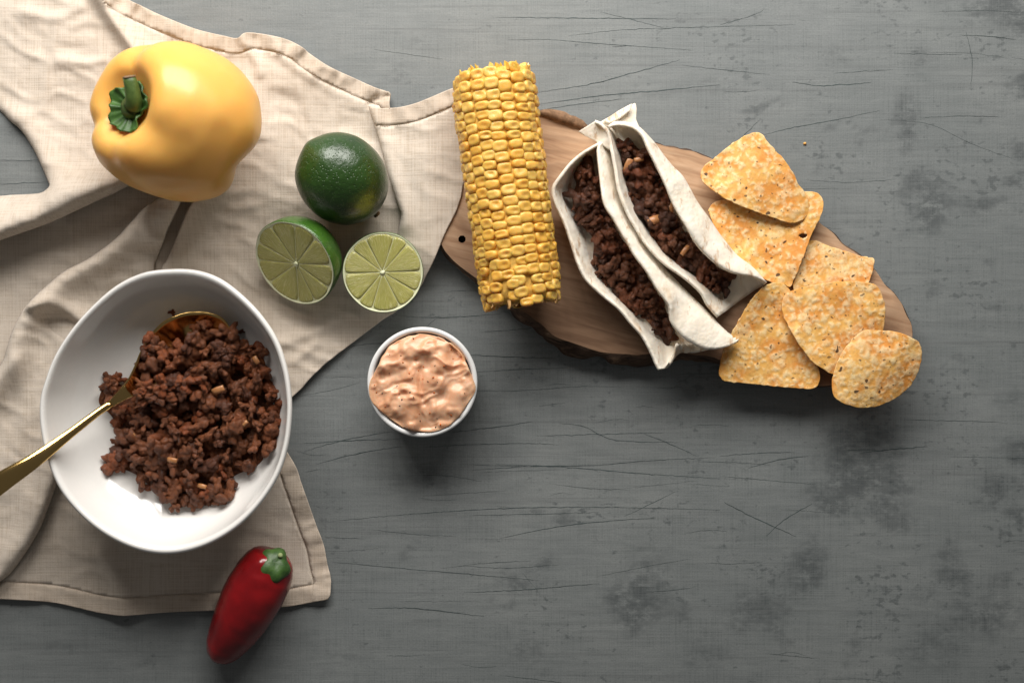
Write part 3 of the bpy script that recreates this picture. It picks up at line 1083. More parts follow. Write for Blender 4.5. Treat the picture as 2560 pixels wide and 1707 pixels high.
# hole in the handle
hc = np.array([1155., 598.])
ha = np.linspace(0, 2 * np.pi, 20, endpoint=False)
hole = hc + 9.5 * np.stack([np.cos(ha), np.sin(ha)], 1)
lo, hi = B_TOP.min(0), B_TOP.max(0)
gx, gy = np.meshgrid(np.arange(lo[0], hi[0], 26), np.arange(lo[1], hi[1], 26))
g = np.stack([gx.ravel(), gy.ravel()], 1)
g = g[inside(g, B_TOP)]
g = g[(pdist(g, B_TOP, True)[0] > 14) & (np.linalg.norm(g - hc, axis=1) > 16)]
Pn = np.concatenate([B_TOP, hole, g])
nb = len(B_TOP)
r = delaunay_2d_cdt([Vector(p.tolist()) for p in Pn], [(i, (i + 1) % nb) for i in range(nb)] + [(nb + i, nb + (i + 1) % 20) for i in range(20)], [], 1, 1e-5)
V2 = np.array([[q.x, q.y] for q in r[0]])
F2 = [tuple(reversed(f)) for f in r[2] if np.linalg.norm(V2[list(f)].mean(0) - hc) > 9.0]
F2 = [f if np.cross(V2[f[1]] - V2[f[0]], V2[f[2]] - V2[f[0]]) < 0 else f[::-1] for f in F2]
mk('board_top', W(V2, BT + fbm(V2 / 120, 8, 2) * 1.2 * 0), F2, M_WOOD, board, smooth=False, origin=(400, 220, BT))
hr = [np.concatenate([W(hole, BT)[:, :2], np.full((20, 1), zz)], 1) for zz in (BT, 3)]
v, f = loft(hr[::-1], True, False)
mk('hanging_hole', v, [q[::-1] for q in f], M_HOLE, board)
top3 = W(B_TOP, BT)
cen = top3.mean(0)
low = sstep(300, -100, top3[:, 1]) * sstep(2000 - 1280, 1500 - 1280, top3[:, 0])
edge = []
for zz, gr in ((BT, 0), (BT - 4, 5), (BT - 16, 14), (BT - 34, 20), (14, 12), (4, 0)):
    amt = gr * (.30 + 1.0 * low) * (1 + .7 * noise(np.concatenate([top3[:, :2] / 36, np.full((nb, 1), zz / 24)], 1), 6))
    T = np.roll(top3[:, :2], -1, 0) - np.roll(top3[:, :2], 1, 0)
    T /= np.linalg.norm(T, axis=1)[:, None]
    nn = np.stack([-T[:, 1], T[:, 0]], 1)
    if np.dot((top3[:, :2] + nn * 5 - cen[:2])[0], (top3[:, :2] - cen[:2])[0]) < np.dot((top3[:, :2] - cen[:2])[0], (top3[:, :2] - cen[:2])[0]):
        nn = -nn
    edge.append(np.concatenate([top3[:, :2] + nn * amt[:, None], np.full((nb, 1), zz)], 1))
v, f = loft(edge, False, True)
ar = np.sum(edge[0][:, 0] * np.roll(edge[0][:, 1], -1) - edge[0][:, 1] * np.roll(edge[0][:, 0], -1))
mk('bark_edge', v, [q[::-1] for q in f] if ar > 0 else f, M_BARK, board)
# lifted strip of bark along the far edge
sp = crs([(1340, 286), (1365, 284), (1400, 292), (1440, 306), (1478, 326)], 6)
v, f = tube(W(sp, BT + 2), (3 + 11 * np.sin(np.linspace(.1, 3.0, len(sp)))).tolist(), 10)
v += (noise(v / np.array([30, 9, 9]), 5) * 4)[:, None] * np.array([.3, 1, .6])
mk('bark_strip', v, f, m_plain('bark_strip_wood', (.24, .14, .08), .8, .2, vary=.45, scale=260), board)

# ------------------------------------------------------------------ corn on the cob
ct, cb = W(np.array([1228., 178.]), 165), W(np.array([1306., 762.]), 158)
ax = cb - ct
CL = np.linalg.norm(ax)
e1c = np.cross(ax, [0, 0, 1.0])
ax = ax / CL
e1c /= np.linalg.norm(e1c)          # sideways
e2c = np.cross(e1c, ax)             # upwards
if e2c[2] < 0:
    e2c = -e2c
corn = thing('corn_cob', 'cooked yellow corn cob lying across the wooden board', 'corn cob', (*((ct + cb) / 2)[:2], BT))


def corn_r(t):
    return 88 * (1 - .05 * t) * (1 - .10 * max(0, .06 - t) / .06) * (1 - .08 * max(0, t - .93) / .07)


rings = []
for t in np.linspace(0, 1, 20):
    a = np.linspace(0, 2 * np.pi, 24, endpoint=False)
    rr = (corn_r(t) + 7) * (1 + .03 * np.sin(a * 5 + t * 9))
    rings.append(ct + ax * CL * (.012 + .976 * t) + rr[:, None] * (np.cos(a)[:, None] * e1c + np.sin(a)[:, None] * e2c))
v, f = loft(rings)
mk('cob_core', v, f, M_COB, corn)


def kernel_mesh(seed):
    rg = np.random.RandomState(seed)
    m = 14
    a = np.linspace(0, 2 * np.pi, m, endpoint=False)
    e = rg.uniform(2.5, 3.5)
    sx = np.sign(np.cos(a)) * np.abs(np.cos(a)) ** (2 / e)
    sy = np.sign(np.sin(a)) * np.abs(np.sin(a)) ** (2 / e)
    skew = rg.uniform(-.12, .12)
    dm = rg.choice([.04, .14, .22, .30, .38], p=[.08, .14, .26, .30, .22])
    dx, dy = rg.uniform(-.18, .18, 2)
    rings = []
    for q, h in ((.86, -.5), (.96, .05), (1.0, .38), (.97, .62), (.89, .80), (.74, .93), (.50, 1.0), (.22, 1.02)):
        x, y = sx * q * .5, sy * q * .5
        x = x + skew * y
        z = h - dm * np.exp(-(((x - dx) / .33) ** 2 + ((y - dy) / .29) ** 2)) * (h > .6)
        z = z + .05 * noise(np.stack([x * 5, y * 5], 1), seed) * (h > .6)
        rings.append(np.stack([x, y, z * np.ones_like(x)], 1))
    v, f = loft(rings, False, True)
    me = bpy.data.meshes.new('kernel')
    me.from_pydata(v.tolist(), [], f)
    me.polygons.foreach_set('use_smooth', [True] * len(me.polygons))
    me.materials.append(M_CORN)
    return me, v, f


KM = [kernel_mesh(100 + i) for i in range(14)]
ncol = 18
hidden, cand = [], []
for c in range(ncol):
    n_k = 25 + (c % 3 == 0)
    ph = rnd.uniform(0, 1)
    t = .012
    while t < .985:
        pitch = (24.0 / CL) * rnd.uniform(.86, 1.15) * (1.12 if t < .1 else 1.0)
        tc = t + pitch / 2
        ang = 2 * np.pi * (c + .5) / ncol + .16 * (tc - .4) + .03 * math.sin(tc * 9 + c * 2.1) + rnd.uniform(-.012, .012)
        if tc > .82:
            ang += .10 * math.sin(c * 3.7 + tc * 30)
        if .07 < rnd.random() or .1 < tc < .85:
            cand.append((ang, tc, pitch * CL, c))
        t += pitch
    # stagger
for c in range(ncol):
    sh = rnd.uniform(-.5, .5) * 24 / CL
    cand = [(a, t + sh if k == c else t, p, k) for a, t, p, k in cand]


def kernel_matrix(ang, t, pitch):
    u = math.cos(ang) * e1c + math.sin(ang) * e2c
    sd = -math.sin(ang) * e1c + math.cos(ang) * e2c
    R = corn_r(min(max(t, 0), 1))
    hgt = 17 * rnd.uniform(.88, 1.12)
    wd = 2 * np.pi * (R + 12) / ncol * rnd.uniform(.95, 1.05)
    if t < .05:
        hgt *= .8
    p = ct + ax * CL * t + u * (R - 1)
    tw = rnd.uniform(-.06, .06)
    sd2 = sd * math.cos(tw) + ax * math.sin(tw)
    ax2 = ax * math.cos(tw) - sd * math.sin(tw)
    if np.dot(np.cross(sd2, ax2), u) < 0:
        sd2 = -sd2
    Mx = np.eye(4)
    Mx[:3, 0], Mx[:3, 1], Mx[:3, 2], Mx[:3, 3] = sd2 * wd * 1.07, ax2 * pitch * 1.06, u * hgt, p
    return Mx


cand = [q for q in cand if -.01 < q[1] < .995]
cand.sort(key=lambda q: -math.sin(q[0]))
vis = [q for q in cand if math.sin(q[0]) > -.22][:298]
for q in vis:
    me = KM[rnd.randrange(len(KM))][0]
    Mx = kernel_matrix(*q[:3])
    o = bpy.data.objects.new('kernel', me)
    C.objects.link(o)
    o.parent = corn
    Mx[:3, 3] -= ORG[corn.name]
    Mx[:3] *= S
    o.matrix_local = Matrix(Mx.tolist())
rest = []
for q in [c for c in cand if c not in vis]:
    _, kv, kf = KM[rnd.randrange(len(KM))]
    Mx = kernel_matrix(*q[:3])
    rest.append((kv @ Mx[:3, :3].T + Mx[:3, 3], kf))
if rest:
    v, f = join(rest)
    mk('underside_kernels', v, f, M_CORN, corn, kind='stuff')
# torn skins at both cut ends
sh = []
for end, n_s in ((0, 26), (1, 40)):
    for k in range(n_s):
        a = rnd.uniform(-.3, np.pi + .3)
        u = math.cos(a) * e1c + math.sin(a) * e2c
        sd = -math.sin(a) * e1c + math.cos(a) * e2c
        R = corn_r(end) + rnd.uniform(-8, 15)
        d = -ax if end == 0 else ax
        p = ct + ax * CL * (0.016 if end == 0 else .985) + u * R
        l, wd = rnd.uniform(6, 17), rnd.uniform(6, 14)
        q = [p - sd * wd / 2 - d * 6, p + sd * wd / 2 - d * 6, p + sd * wd * .3 + d * l * .6 + u * rnd.uniform(-3, 5), p - sd * wd * .2 + d * l + u * rnd.uniform(-4, 7), p - sd * wd * .5 + d * l * .4]
        q2 = [x - u * 2.5 for x in q]
        sh.append((np.array(q + q2), [(0, 1, 2, 3, 4), (9, 8, 7, 6, 5)] + [(i, 5 + i, 5 + (i + 1) % 5, (i + 1) % 5) for i in range(5)]))
v, f = join(sh[:26])
mk('torn_skins', v, f, M_CORN, corn, smooth=False, kind='stuff')
v, f = join(sh[26:])
mk('torn_skins', v, f, M_HUSK, corn, smooth=False, kind='stuff')


# ------------------------------------------------------------------ ground beef crumbs (shared meshes)
def crumb(seed, sub=4, mat=None):
    rg = np.random.RandomState(seed)
    D, F = ico(sub)
    n = rg.randint(7, 13)
    ln = rg.uniform(.4, 1.1)
    cs, rs_ = [np.zeros(3)], [rg.uniform(.34, .46)]
    bend = rg.uniform(-.5, .5)
    for i in range(n):
        t = rg.uniform(-1, 1)
        cs.append(np.array([t * ln, bend * t * t + rg.normal(0, .27), rg.normal(0, .22)]))
        rs_.append(rg.uniform(.22, .40) * (1 - .15 * abs(t)))
    r = np.full(len(D), .30)
    acc = np.exp(15 * r)
    for c, q in zip(cs, rs_):
        b = D @ c
        disc = b * b - (c @ c - q * q)
        hit = np.where(disc > 0, b + np.sqrt(np.maximum(disc, 0)), 0.0)
        acc += np.exp(15 * np.maximum(hit, 0)) * (disc > 0)
    r = np.log(acc) / 15 - .06
    V = D * r[:, None]
    V = V * (1 + .20 * fbm(V * 3.6, seed, 3)[:, None]) + D * (.13 * (.45 - np.abs(noise(V * 5.5, seed + 3))) + .07 * (.4 - np.abs(noise(V * 11, seed + 5))) + .03 * noise(V * 19, seed + 8))[:, None]
    V[:, 2] *= .85
    me = bpy.data.meshes.new('crumb')
    me.from_pydata(V.tolist(), [], F)
    me.polygons.foreach_set('use_smooth', [True] * len(me.polygons))
    me.materials.append(mat or M_MEAT)
    return me


CM = [crumb(i * 7 + 1) for i in range(16)]
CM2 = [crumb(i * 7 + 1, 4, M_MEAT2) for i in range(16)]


def put_crumb(p, size, parent, name='crumb', mesh=None, mat=None, tilt=.6):
    o = bpy.data.objects.new(name, mesh or CM[rnd.randrange(len(CM))])
    C.objects.link(o)
    o.parent = parent
    o.location = (np.asarray(p) - ORG[parent.name]) * S
    o.rotation_euler = (rnd.uniform(-tilt, tilt), rnd.uniform(-tilt, tilt), rnd.uniform(0, 6.28))
    k = size * S
    o.scale = (k * rnd.uniform(.9, 1.2), k * rnd.uniform(.8, 1.1), k * rnd.uniform(.8, 1.1))
    return o


def onion_mesh(seed):
    rg = np.random.RandomState(seed)
    V, F = [], []
    for i in range(7):
        t = i / 6 - .5
        for j in range(5):
            s = j / 4 - .5
            V.append((t * 1.5, s * (.9 - .25 * abs(t)), .22 * math.cos(t * 2.6) + .10 * math.cos(s * 4) + rg.normal(0, .03)))
    n = len(V)
    F = grid_faces(7, 5, False, True)
    V = np.array(V)
    border = list(range(5)) + [i * 5 + 4 for i in range(1, 7)] + [30 + j for j in range(3, -1, -1)] + [i * 5 for i in range(5, 0, -1)]
    V = np.concatenate([V, V - np.array([0, 0, .28])])
    F = [tuple(reversed(q)) for q in F] + [tuple(i + n for i in q) for q in F]
    for i in range(len(border)):
        a, b = border[i], border[(i + 1) % len(border)]
        F.append((a, a + n, b + n, b))
    me = bpy.data.meshes.new('onion_piece')
    me.from_pydata(V.tolist(), [], F)
    me.polygons.foreach_set('use_smooth', [True] * len(me.polygons))
    me.materials.append(M_ONION)
    return me


OM = [onion_mesh(i) for i in range(3)]


def scatter(poly, n, spacing, seed, inset=8):
    rg = np.random.RandomState(seed)
    lo, hi = poly.min(0), poly.max(0)
    pts = []
    for _ in range(n * 60):
        p = rg.uniform(lo, hi)
        if pts and np.min(np.sum((np.array(pts) - p) ** 2, 1)) < spacing ** 2:
            continue
        if not inside(p[None], poly)[0] or pdist(p[None], poly, True)[0][0] < inset:
            continue
        pts.append(p)
        if len(pts) >= n:
            break
    return np.array(pts)


# ------------------------------------------------------------------ tacos
def c6(pts):
    return [(1340 + x / 2.119, 220 + y / 2.119) for x, y in pts]


def taco(Lc, Rc, Oc, zL, zO, zR, label, endf=None, flaps=(), seed=0, fill=None, fz=(58, 30), chunky=1.0, onions=()):
    n = 64
    Lp, Rp, Op = resamp(c6(Lc), n), resamp(c6(Rc), n), resamp(c6(Oc), n)
    u = np.linspace(0, 1, n)
    zl, zo, zr = (np.interp(u, [q[0] for q in zz], [q[1] for q in zz]) for zz in (zL, zO, zR))
    rows = []
    B1 = Lp + (Rp - Lp) * .30
    B2 = Lp + (np.maximum(Rp, 0) - Lp) * .75
    base = 5.0
    c1 = np.stack([*(Lp + (B1 - Lp) * .45).T, zl * .50 + base * .5], 1)
    c2 = np.stack([*B1.T, np.full(n, base)], 1)
    c3 = np.stack([*B2.T, np.full(n, base)], 1)
    c4 = np.stack([*(B2 + (Op - B2) * .80).T, zo * .35], 1)
    c5 = np.stack([*Op.T, zo], 1)
    c6_ = np.stack([*(Op + (Rp - Op) * .62).T, zo + (zr - zo) * .80], 1)
    c0 = np.stack([*Lp.T, zl], 1)
    c7 = np.stack([*Rp.T, zr], 1)
    ctrl = np.stack([c0, c1, c2, c3, c4, c5, c6_, c7], 1)
    if endf:
        ctrl = endf(ctrl, u)
    m = 40
    G = np.array([resamp_n(ctrl[i], m) for i in range(n)])
    wob = 1.8 * fbm(np.stack([G[..., 0] / 45, G[..., 1] / 45, G[..., 2] / 60], -1), seed, 3)
    G[..., 0] += wob
    G[..., 2] = np.maximum(G[..., 2] + wob * 1.5, 3.5) + BT
    P = W(G[..., :2], G[..., 2]).reshape(-1, 3)
    F = grid_faces(n, m, False)
    bits = [(P, F)]
    for fl, z0, z1, dirv in flaps:
        q = crs(c6(fl), 6, True, False)
        V2, F2 = flat_mesh(q, 9, (2.5,))
        d = (V2 - V2.mean(0)) @ np.array(dirv)
        zz = BT + z0 + (z1 - z0) * (d - d.min()) / (d.max() - d.min()) + noise(V2 / 30, seed) * 4
        bits.append((W(V2, zz), F2))
    v, f = join(bits)
    cen = v.mean(0)
    root = thing('taco', label, 'taco', (cen[0], cen[1], BT), 'tacos side by side on the board')
    o = mk('tortilla', v, f, M_TORT, root)
    solid(o, 7.5, 0)
    # filling
    poly = crs(c6(fill), 6, True)
    V2, F2 = flat_mesh(poly, 9, (3,))
    d, _ = pdist(V2, poly, True)
    tt = np.clip((V2[:, 1] - V2[:, 1].min()) / np.ptp(V2[:, 1]), 0, 1)

    def zf(P, dd, t):
        return BT + fz[0] + (fz[1] - fz[0]) * t + 30 * (1 - np.exp(-dd / 22)) - 8

    zz = zf(V2, d, tt) - 12 + 7 * fbm(V2 / 16, seed + 5, 3)
    lo = W(V2, np.full(len(V2), BT + 14.0))
    top = W(V2, zz)
    nb_ = len(poly)
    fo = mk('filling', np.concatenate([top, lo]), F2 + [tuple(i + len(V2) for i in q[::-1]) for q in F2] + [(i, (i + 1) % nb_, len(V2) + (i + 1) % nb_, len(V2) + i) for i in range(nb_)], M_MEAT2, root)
    pts = scatter(poly, 90, 16, seed + 1, 7)
    dp, _ = pdist(pts, poly, True)
    tp = np.clip((pts[:, 1] - V2[:, 1].min()) / np.ptp(V2[:, 1]), 0, 1)
    for p, z in zip(pts, zf(pts, dp, tp)):
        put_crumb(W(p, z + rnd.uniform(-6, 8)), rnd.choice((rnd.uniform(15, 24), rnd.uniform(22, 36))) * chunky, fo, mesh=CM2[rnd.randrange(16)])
    for (x, y, s, rz) in onions:
        p = np.array(c6([(x, y)]))[0]
        dd = pdist(p[None], poly, True)[0]
        t = np.clip((p[1] - V2[:, 1].min()) / np.ptp(V2[:, 1]), 0, 1)
        q = put_crumb(W(p, float(zf(p, dd, t)[0]) + 16), s, fo, 'onion_piece', OM[rnd.randrange(3)], tilt=.2)
        q.rotation_euler.z = rz
    return root


def resamp_n(c, m):
    Q = crs(c, 4.0)
    L = np.concatenate([[0], np.cumsum(np.linalg.norm(np.diff(Q, axis=0), axis=1))])
    s = np.linspace(0, L[-1], m)
    return np.stack([np.interp(s, L, Q[:, k]) for k in range(3)], -1)


def end1(ct_, u):
    k = sstep(.88, 1.0, u)[:, None]
    tgt = [(650, 1490, 60), (690, 1480, 40), (724, 1430, 45), (750, 1352, 74), (800, 1402, 40), (1062, 1341, 40), (1064, 1343, 44), (1062, 1347, 48)]
    for j, (x, y, z) in enumerate(tgt):
        p = np.array([*c6([(x, y)])[0], z])
        ct_[:, j] = ct_[:, j] * (1 - k) + p * k
    return ct_


taco([(342, 292), (250, 345), (180, 405), (120, 480), (88, 530), (95, 600), (140, 690), (180, 800), (220, 930), (260, 1010), (330, 1080), (430, 1160), (500, 1240), (560, 1310), (600, 1380), (620, 1450), (650, 1490)],
     [(345, 290), (325, 330), (330, 400), (345, 530), (360, 620), (410, 700), (470, 800), (530, 900), (590, 980), (650, 1080), (700, 1150), (715, 1240), (770, 1310), (850, 1365), (930, 1390), (1000, 1380), (1060, 1345)],
     [(350, 288), (385, 340), (412, 440), (442, 560), (480, 660), (540, 760), (600, 860), (680, 960), (760, 1050), (850, 1140), (950, 1240), (1062, 1343)],
     [(0, 105), (.12, 92), (.4, 78), (.8, 70), (1, 60)], [(0, 80), (.2, 62), (.8, 50), (1, 45)], [(0, 110), (.2, 122), (.6, 118), (.8, 95), (1, 50)],
     'soft taco of ground beef lying nearest the corn, its end pinched into a wavy fold', end1, (), 11,
     [(285, 358), (300, 380), (318, 480), (342, 560), (378, 660), (450, 790), (525, 890), (590, 1000), (650, 1100), (690, 1180), (715, 1270), (760, 1330), (700, 1340), (650, 1310), (585, 1230), (480, 1130), (385, 1055), (315, 985), (302, 900), (302, 800), (235, 720), (202, 650), (195, 570), (212, 510), (200, 460), (240, 395)],
     (54, 4), 1.0)
taco([(312, 178), (345, 195), (385, 245), (402, 330), (420, 420), (440, 540), (480, 650), (540, 760), (600, 850), (680, 930), (780, 1000), (870, 1080), (910, 1150), (965, 1212)],
     [(385, 208), (430, 197), (510, 208), (560, 250), (590, 320), (640, 420), (690, 530), (740, 640), (800, 740), (850, 830), (940, 920), (1040, 980), (1150, 1000), (1215, 1030)],
     [(420, 180), (480, 188), (545, 215), (605, 275), (660, 345), (720, 420), (775, 480), (850, 610), (920, 710), (1000, 820), (1060, 890), (1150, 960), (1218, 1035)],
     [(0, 120), (.3, 118), (.7, 100), (1, 62)], [(0, 88), (.3, 72), (.8, 55), (1, 46)], [(0, 112), (.2, 124), (.6, 122), (.85, 92), (1, 50)],
     'soft taco beside the chips, its beef filling studded with brown onion pieces', None,
     (([(228, 232), (270, 205), (312, 176), (350, 200), (385, 245), (400, 300), (398, 330), (340, 295), (280, 262)], 70, 112, (.7, -.3)),
      ([(342, 182), (430, 130), (525, 80), (532, 110), (528, 170), (550, 218), (500, 205), (440, 196), (380, 208)], 92, 70, (.5, -.8)),
      ([(355, 176), (430, 128), (505, 84), (500, 120), (440, 165), (390, 190)], 102, 88, (.5, -.8))), 23,
     [(488, 262), (530, 310), (585, 365), (615, 430), (662, 540), (712, 630), (765, 725), (825, 815), (895, 895), (970, 955), (1035, 985), (1015, 1050), (940, 1092), (890, 1048), (830, 962), (740, 925), (660, 845), (590, 745), (550, 685), (520, 610), (492, 500), (458, 380), (455, 310)],
     (60, 14), 1.12, ((490, 410, 20, 1.2), (625, 700, 24, .35), (712, 645, 20, 1.5), (545, 380, 15, .2), (790, 860, 16, .9)))


# ------------------------------------------------------------------ tortilla chips
def c7(pts):
    return [(1700 + x / 2.0625, 300 + y / 2.0625) for x, y in pts]


def chip(pts, z0, gx_, gy_, curl, cdir, label, seed, hole=None):
    q = crs(c7(pts), 4.5, True)
    q = q + np.stack([noise(q / 9, seed), noise(q / 9, seed + 1)], 1) * 1.1
    V2, F2 = flat_mesh(q, 3.5, (1.4,))
    ce = V2.mean(0)
    r = (V2 - ce)
    u = r @ np.array(cdir)
    z = z0 + r[:, 0] * gx_ + r[:, 1] * gy_ + curl * (u / 100) ** 2
    b = noise(V2 / 15, seed + 2)
    z = z + .6 * b + .25 * noise(V2 / 6.0, seed + 3) + 4 * noise(V2 / 60, seed + 9)
    rg = np.random.RandomState(seed)
    bl = np.zeros(len(V2))
    wp_ = 5 * np.stack([noise(V2 / 8, seed + 21), noise(V2 / 8, seed + 22)], 1)
    for _ in range(480):
        bp = rg.uniform(V2.min(0), V2.max(0))
        br = rg.uniform(3.6, 6.5) if rg.rand() < .72 else rg.uniform(6.5, 11)
        dd_ = np.linalg.norm((V2 + wp_ - bp) * np.array([1, rg.uniform(.85, 1.2)]), axis=1) / br
        bl = np.maximum(bl, np.clip(1 - dd_ ** 2, 0, 1) * rg.uniform(.45, 1.0))
    z = z + 1.7 * bl
    if hole:
        hp = np.array(c7([hole]))[0]
        F2 = [f for f in F2 if np.linalg.norm((V2[list(f)].mean(0) - hp) / np.array([1.7, 1])) > 6]
    used = sorted({i for q_ in F2 for i in q_})
    v, f = prune(W(V2, z), F2)
    o = mk('tortilla_chip', v, f, M_CHIP)
    at = o.data.attributes.new('blister', 'FLOAT', 'POINT')
    at.data.foreach_set('value', bl[used].astype(np.float32))
    tag(o, label, 'tortilla chip', 'tortilla chips on the end of the board')
    solid(o, 4.6)
    return o


chip([(675, 622), (770, 650), (880, 685), (960, 708), (1002, 716), (995, 770), (975, 835), (940, 920), (800, 960), (640, 900), (585, 870), (600, 800), (640, 700)], 71, .03, .02, 3, (.9, .3),
     'flat orange tortilla chip mostly hidden under the others, square corner towards the board edge', 31)
chip([(490, 838), (530, 845), (565, 875), (600, 940), (630, 1040), (665, 1150), (705, 1250), (722, 1320), (712, 1362), (685, 1385), (600, 1382), (480, 1372), (350, 1358), (250, 1350), (215, 1335), (203, 1300), (215, 1220), (245, 1140), (290, 1060), (340, 970), (400, 890), (440, 855)], 82, -.03, -.05, 5, (.8, .5),
     'triangular tortilla chip with its flat edge overhanging the near side of the board', 37)
chip([(148, 478), (150, 455), (170, 430), (215, 414), (330, 405), (450, 390), (560, 378), (650, 370), (692, 370), (726, 392), (740, 430), (735, 470), (710, 530), (680, 590), (650, 670), (620, 750), (590, 820), (567, 862), (540, 850), (480, 838), (400, 800), (320, 740), (262, 680), (200, 590)], 80, .03, .03, 6, (.9, -.2),
     'broad tortilla chip tucked beside the taco, with a small hole near its right edge', 41, (635, 598))
chip([(395, 63), (425, 75), (450, 110), (500, 165), (545, 215), (585, 275), (610, 330), (640, 370), (665, 430), (668, 470), (640, 510), (590, 530), (540, 525), (440, 490), (330, 450), (240, 410), (160, 355), (115, 315), (107, 280), (120, 245), (180, 195), (260, 130), (340, 80)], 102, -.04, .02, -6, (.6, .75),
     'rounded triangular tortilla chip at the top of the pile, jutting past the board', 43)
chip([(880, 830), (960, 838), (1010, 850), (1040, 900), (1060, 970), (1055, 1040), (1045, 1090), (985, 1150), (900, 1230), (840, 1300), (795, 1314), (740, 1285), (690, 1250), (630, 1180), (580, 1100), (540, 1020), (526, 960), (535, 910), (560, 885), (640, 862), (760, 840)], 106, -.02, -.03, -7, (.8, .6),
     'wide domed tortilla chip in the middle of the lower chips, over the square one', 47)
chip([(940, 1088), (1000, 1083), (1100, 1090), (1170, 1110), (1225, 1140), (1245, 1180), (1245, 1240), (1220, 1320), (1170, 1390), (1100, 1440), (1020, 1475), (940, 1483), (870, 1470), (810, 1440), (788, 1400), (785, 1340), (800, 1280), (830, 1210), (880, 1140)], 124, -.05, -.10, -16, (.55, .83),
     'curved oval tortilla chip at the lower right tip of the board', 53)

# ------------------------------------------------------------------ white bowl
RIM = crs([(427, 671), (490, 674), (548, 694), (604, 735), (655, 788), (695, 850), (718, 920), (728, 985), (729, 1040), (720, 1115), (696, 1190), (650, 1262), (588, 1323), (510, 1367), (427, 1386), (348, 1377), (272, 1344), (207, 1295), (152, 1230), (118, 1154), (100, 1072), (98, 1005), (110, 955), (136, 888), (180, 820), (234, 760), (294, 710), (359, 680)], 10, True)
RZ = 186.0
rim3 = W(RIM, RZ)
bc = np.array([rim3[:, 0].mean(), rim3[:, 1].mean(), 0])
d_r = rim3 - bc
d_r[:, 2] = 0
rmean = np.linalg.norm(d_r, axis=1).mean()


def bring(fr, z):
    k = fr ** 2
    dd = d_r * fr
    circ = d_r / np.linalg.norm(d_r, axis=1)[:, None] * rmean * fr
    p = bc + dd * k + circ * (1 - k)
    p[:, 2] = z
    return p


IN = [(.955, 184), (.945, 172), (.925, 146), (.89, 116), (.83, 86), (.74, 62), (.62, 47), (.46, 38), (.28, 34), (.1, 33)]
OUTP = [(.48, 12), (.56, 14), (.66, 26), (.78, 50), (.87, 82), (.94, 122), (.98, 156), (.998, 176), (.996, 184), (.985, 188), (.972, 188.5)]
rings = [bring(.40, 12)] + [bring(a, z) for a, z in OUTP] + [bring(a, z) for a, z in IN]
v, f = loft(rings)
ar = np.sum(rim3[:, 0] * np.roll(rim3[:, 1], -1) - rim3[:, 1] * np.roll(rim3[:, 0], -1))
if ar < 0:
    f = [q[::-1] for q in f]
bowl = mk('bowl', v, f, M_WHITE)
tag(bowl, 'large white glazed bowl holding the browned ground beef', 'bowl')


def bowl_fr(P3):
    r = P3[..., :2] - bc[:2]
    ang = np.arctan2(r[..., 1], r[..., 0])
    aa = np.arctan2(d_r[:, 1], d_r[:, 0])
    o = np.argsort(aa)
    R = np.interp(ang, aa[o], np.linalg.norm(d_r, axis=1)[o], period=2 * np.pi)
    fr = np.hypot(r[..., 0], r[..., 1]) / (R * .5 + rmean * .5)
    return fr


def bowl_z(P3):
    """inner surface height under a place"""
    return np.interp(bowl_fr(P3), [q[0] for q in IN[::-1]], [q[1] for q in IN[::-1]])


# ------------------------------------------------------------------ spoon
sa = np.array([(323, 978), (579, 820)], float)
sdir = (sa[1] - sa[0]) / np.linalg.norm(sa[1] - sa[0])
sn = np.array([sdir[1], -sdir[0]])
SL = np.linalg.norm(sa[1] - sa[0])
spoon = thing('spoon', 'gold serving spoon resting in the white bowl, handle over the rim', 'spoon', (*W(np.array([300., 990.]), 100)[:2], 60))
def c3(p):
    return [(x / 2.306, 560 + y / 2.306) for x, y in p]


ns, nt = 44, 19
up = resamp(c3([(630, 1018), (690, 950), (738, 890), (775, 815), (797, 760), (830, 692), (872, 630), (940, 562), (1020, 522), (1100, 504), (1200, 507), (1275, 535), (1322, 590), (1340, 652), (1338, 690)]), ns)
dn = resamp(c3([(650, 1052), (715, 1014), (790, 985), (870, 965), (960, 945), (1060, 915), (1150, 875), (1230, 825), (1290, 770), (1325, 720), (1338, 692)]), ns)
rows = []
for i in range(ns):
    u = i / (ns - 1)
    wl = np.linalg.norm(up[i] - dn[i])
    dep = min(wl * .24, 42) * float(sstep(.04, .30, u)) + .5
    zr = 132 - 26 * u
    for j in range(nt):
        s = 2 * j / (nt - 1) - 1
        p = dn[i] + (up[i] - dn[i]) * (s + 1) / 2
        rows.append(W(p, zr + 14 * (s - .6) * math.sin(np.pi * u ** .8) - dep * (1 - s * s) ** .9 + 3 * max(0, 1 - u * 9)))
so = mk('spoon_bowl', np.array(rows), grid_faces(ns, nt, False), M_GOLD, spoon)
solid(so, 4, -1)
hp = crs([(279, 1007, 132), (262, 1019, 138), (241, 1033, 146), (173, 1085, 176), (87, 1150, 214), (0, 1207, 238), (-90, 1272, 252)], 12)
wd = np.interp(np.linalg.norm(hp[:, :2] - hp[0, :2], axis=1), [0, 20, 46, 128, 235, 338, 440], [9.5, 9.5, 9.6, 12, 18.5, 26, 31])
rings = []
tg = np.gradient(hp[:, :2], axis=0)
tg /= np.linalg.norm(tg, axis=1)[:, None]
for p, t, hw in zip(hp, tg, wd):
    nn = np.array([-t[1], t[0]])
    sec = []
    for s, h in ((-1, -2.5), (-.97, .5), (-.85, 2.6), (-.4, 4.4), (0, 5), (.4, 4.4), (.85, 2.6), (.97, .5), (1, -2.5), (.7, -4), (0, -4.5), (-.7, -4)):
        sec.append(W(p[:2] + nn * s * hw, p[2] + h))
    rings.append(np.array(sec))
v, f = loft(rings)
mk('handle', v, f, M_GOLD, spoon)
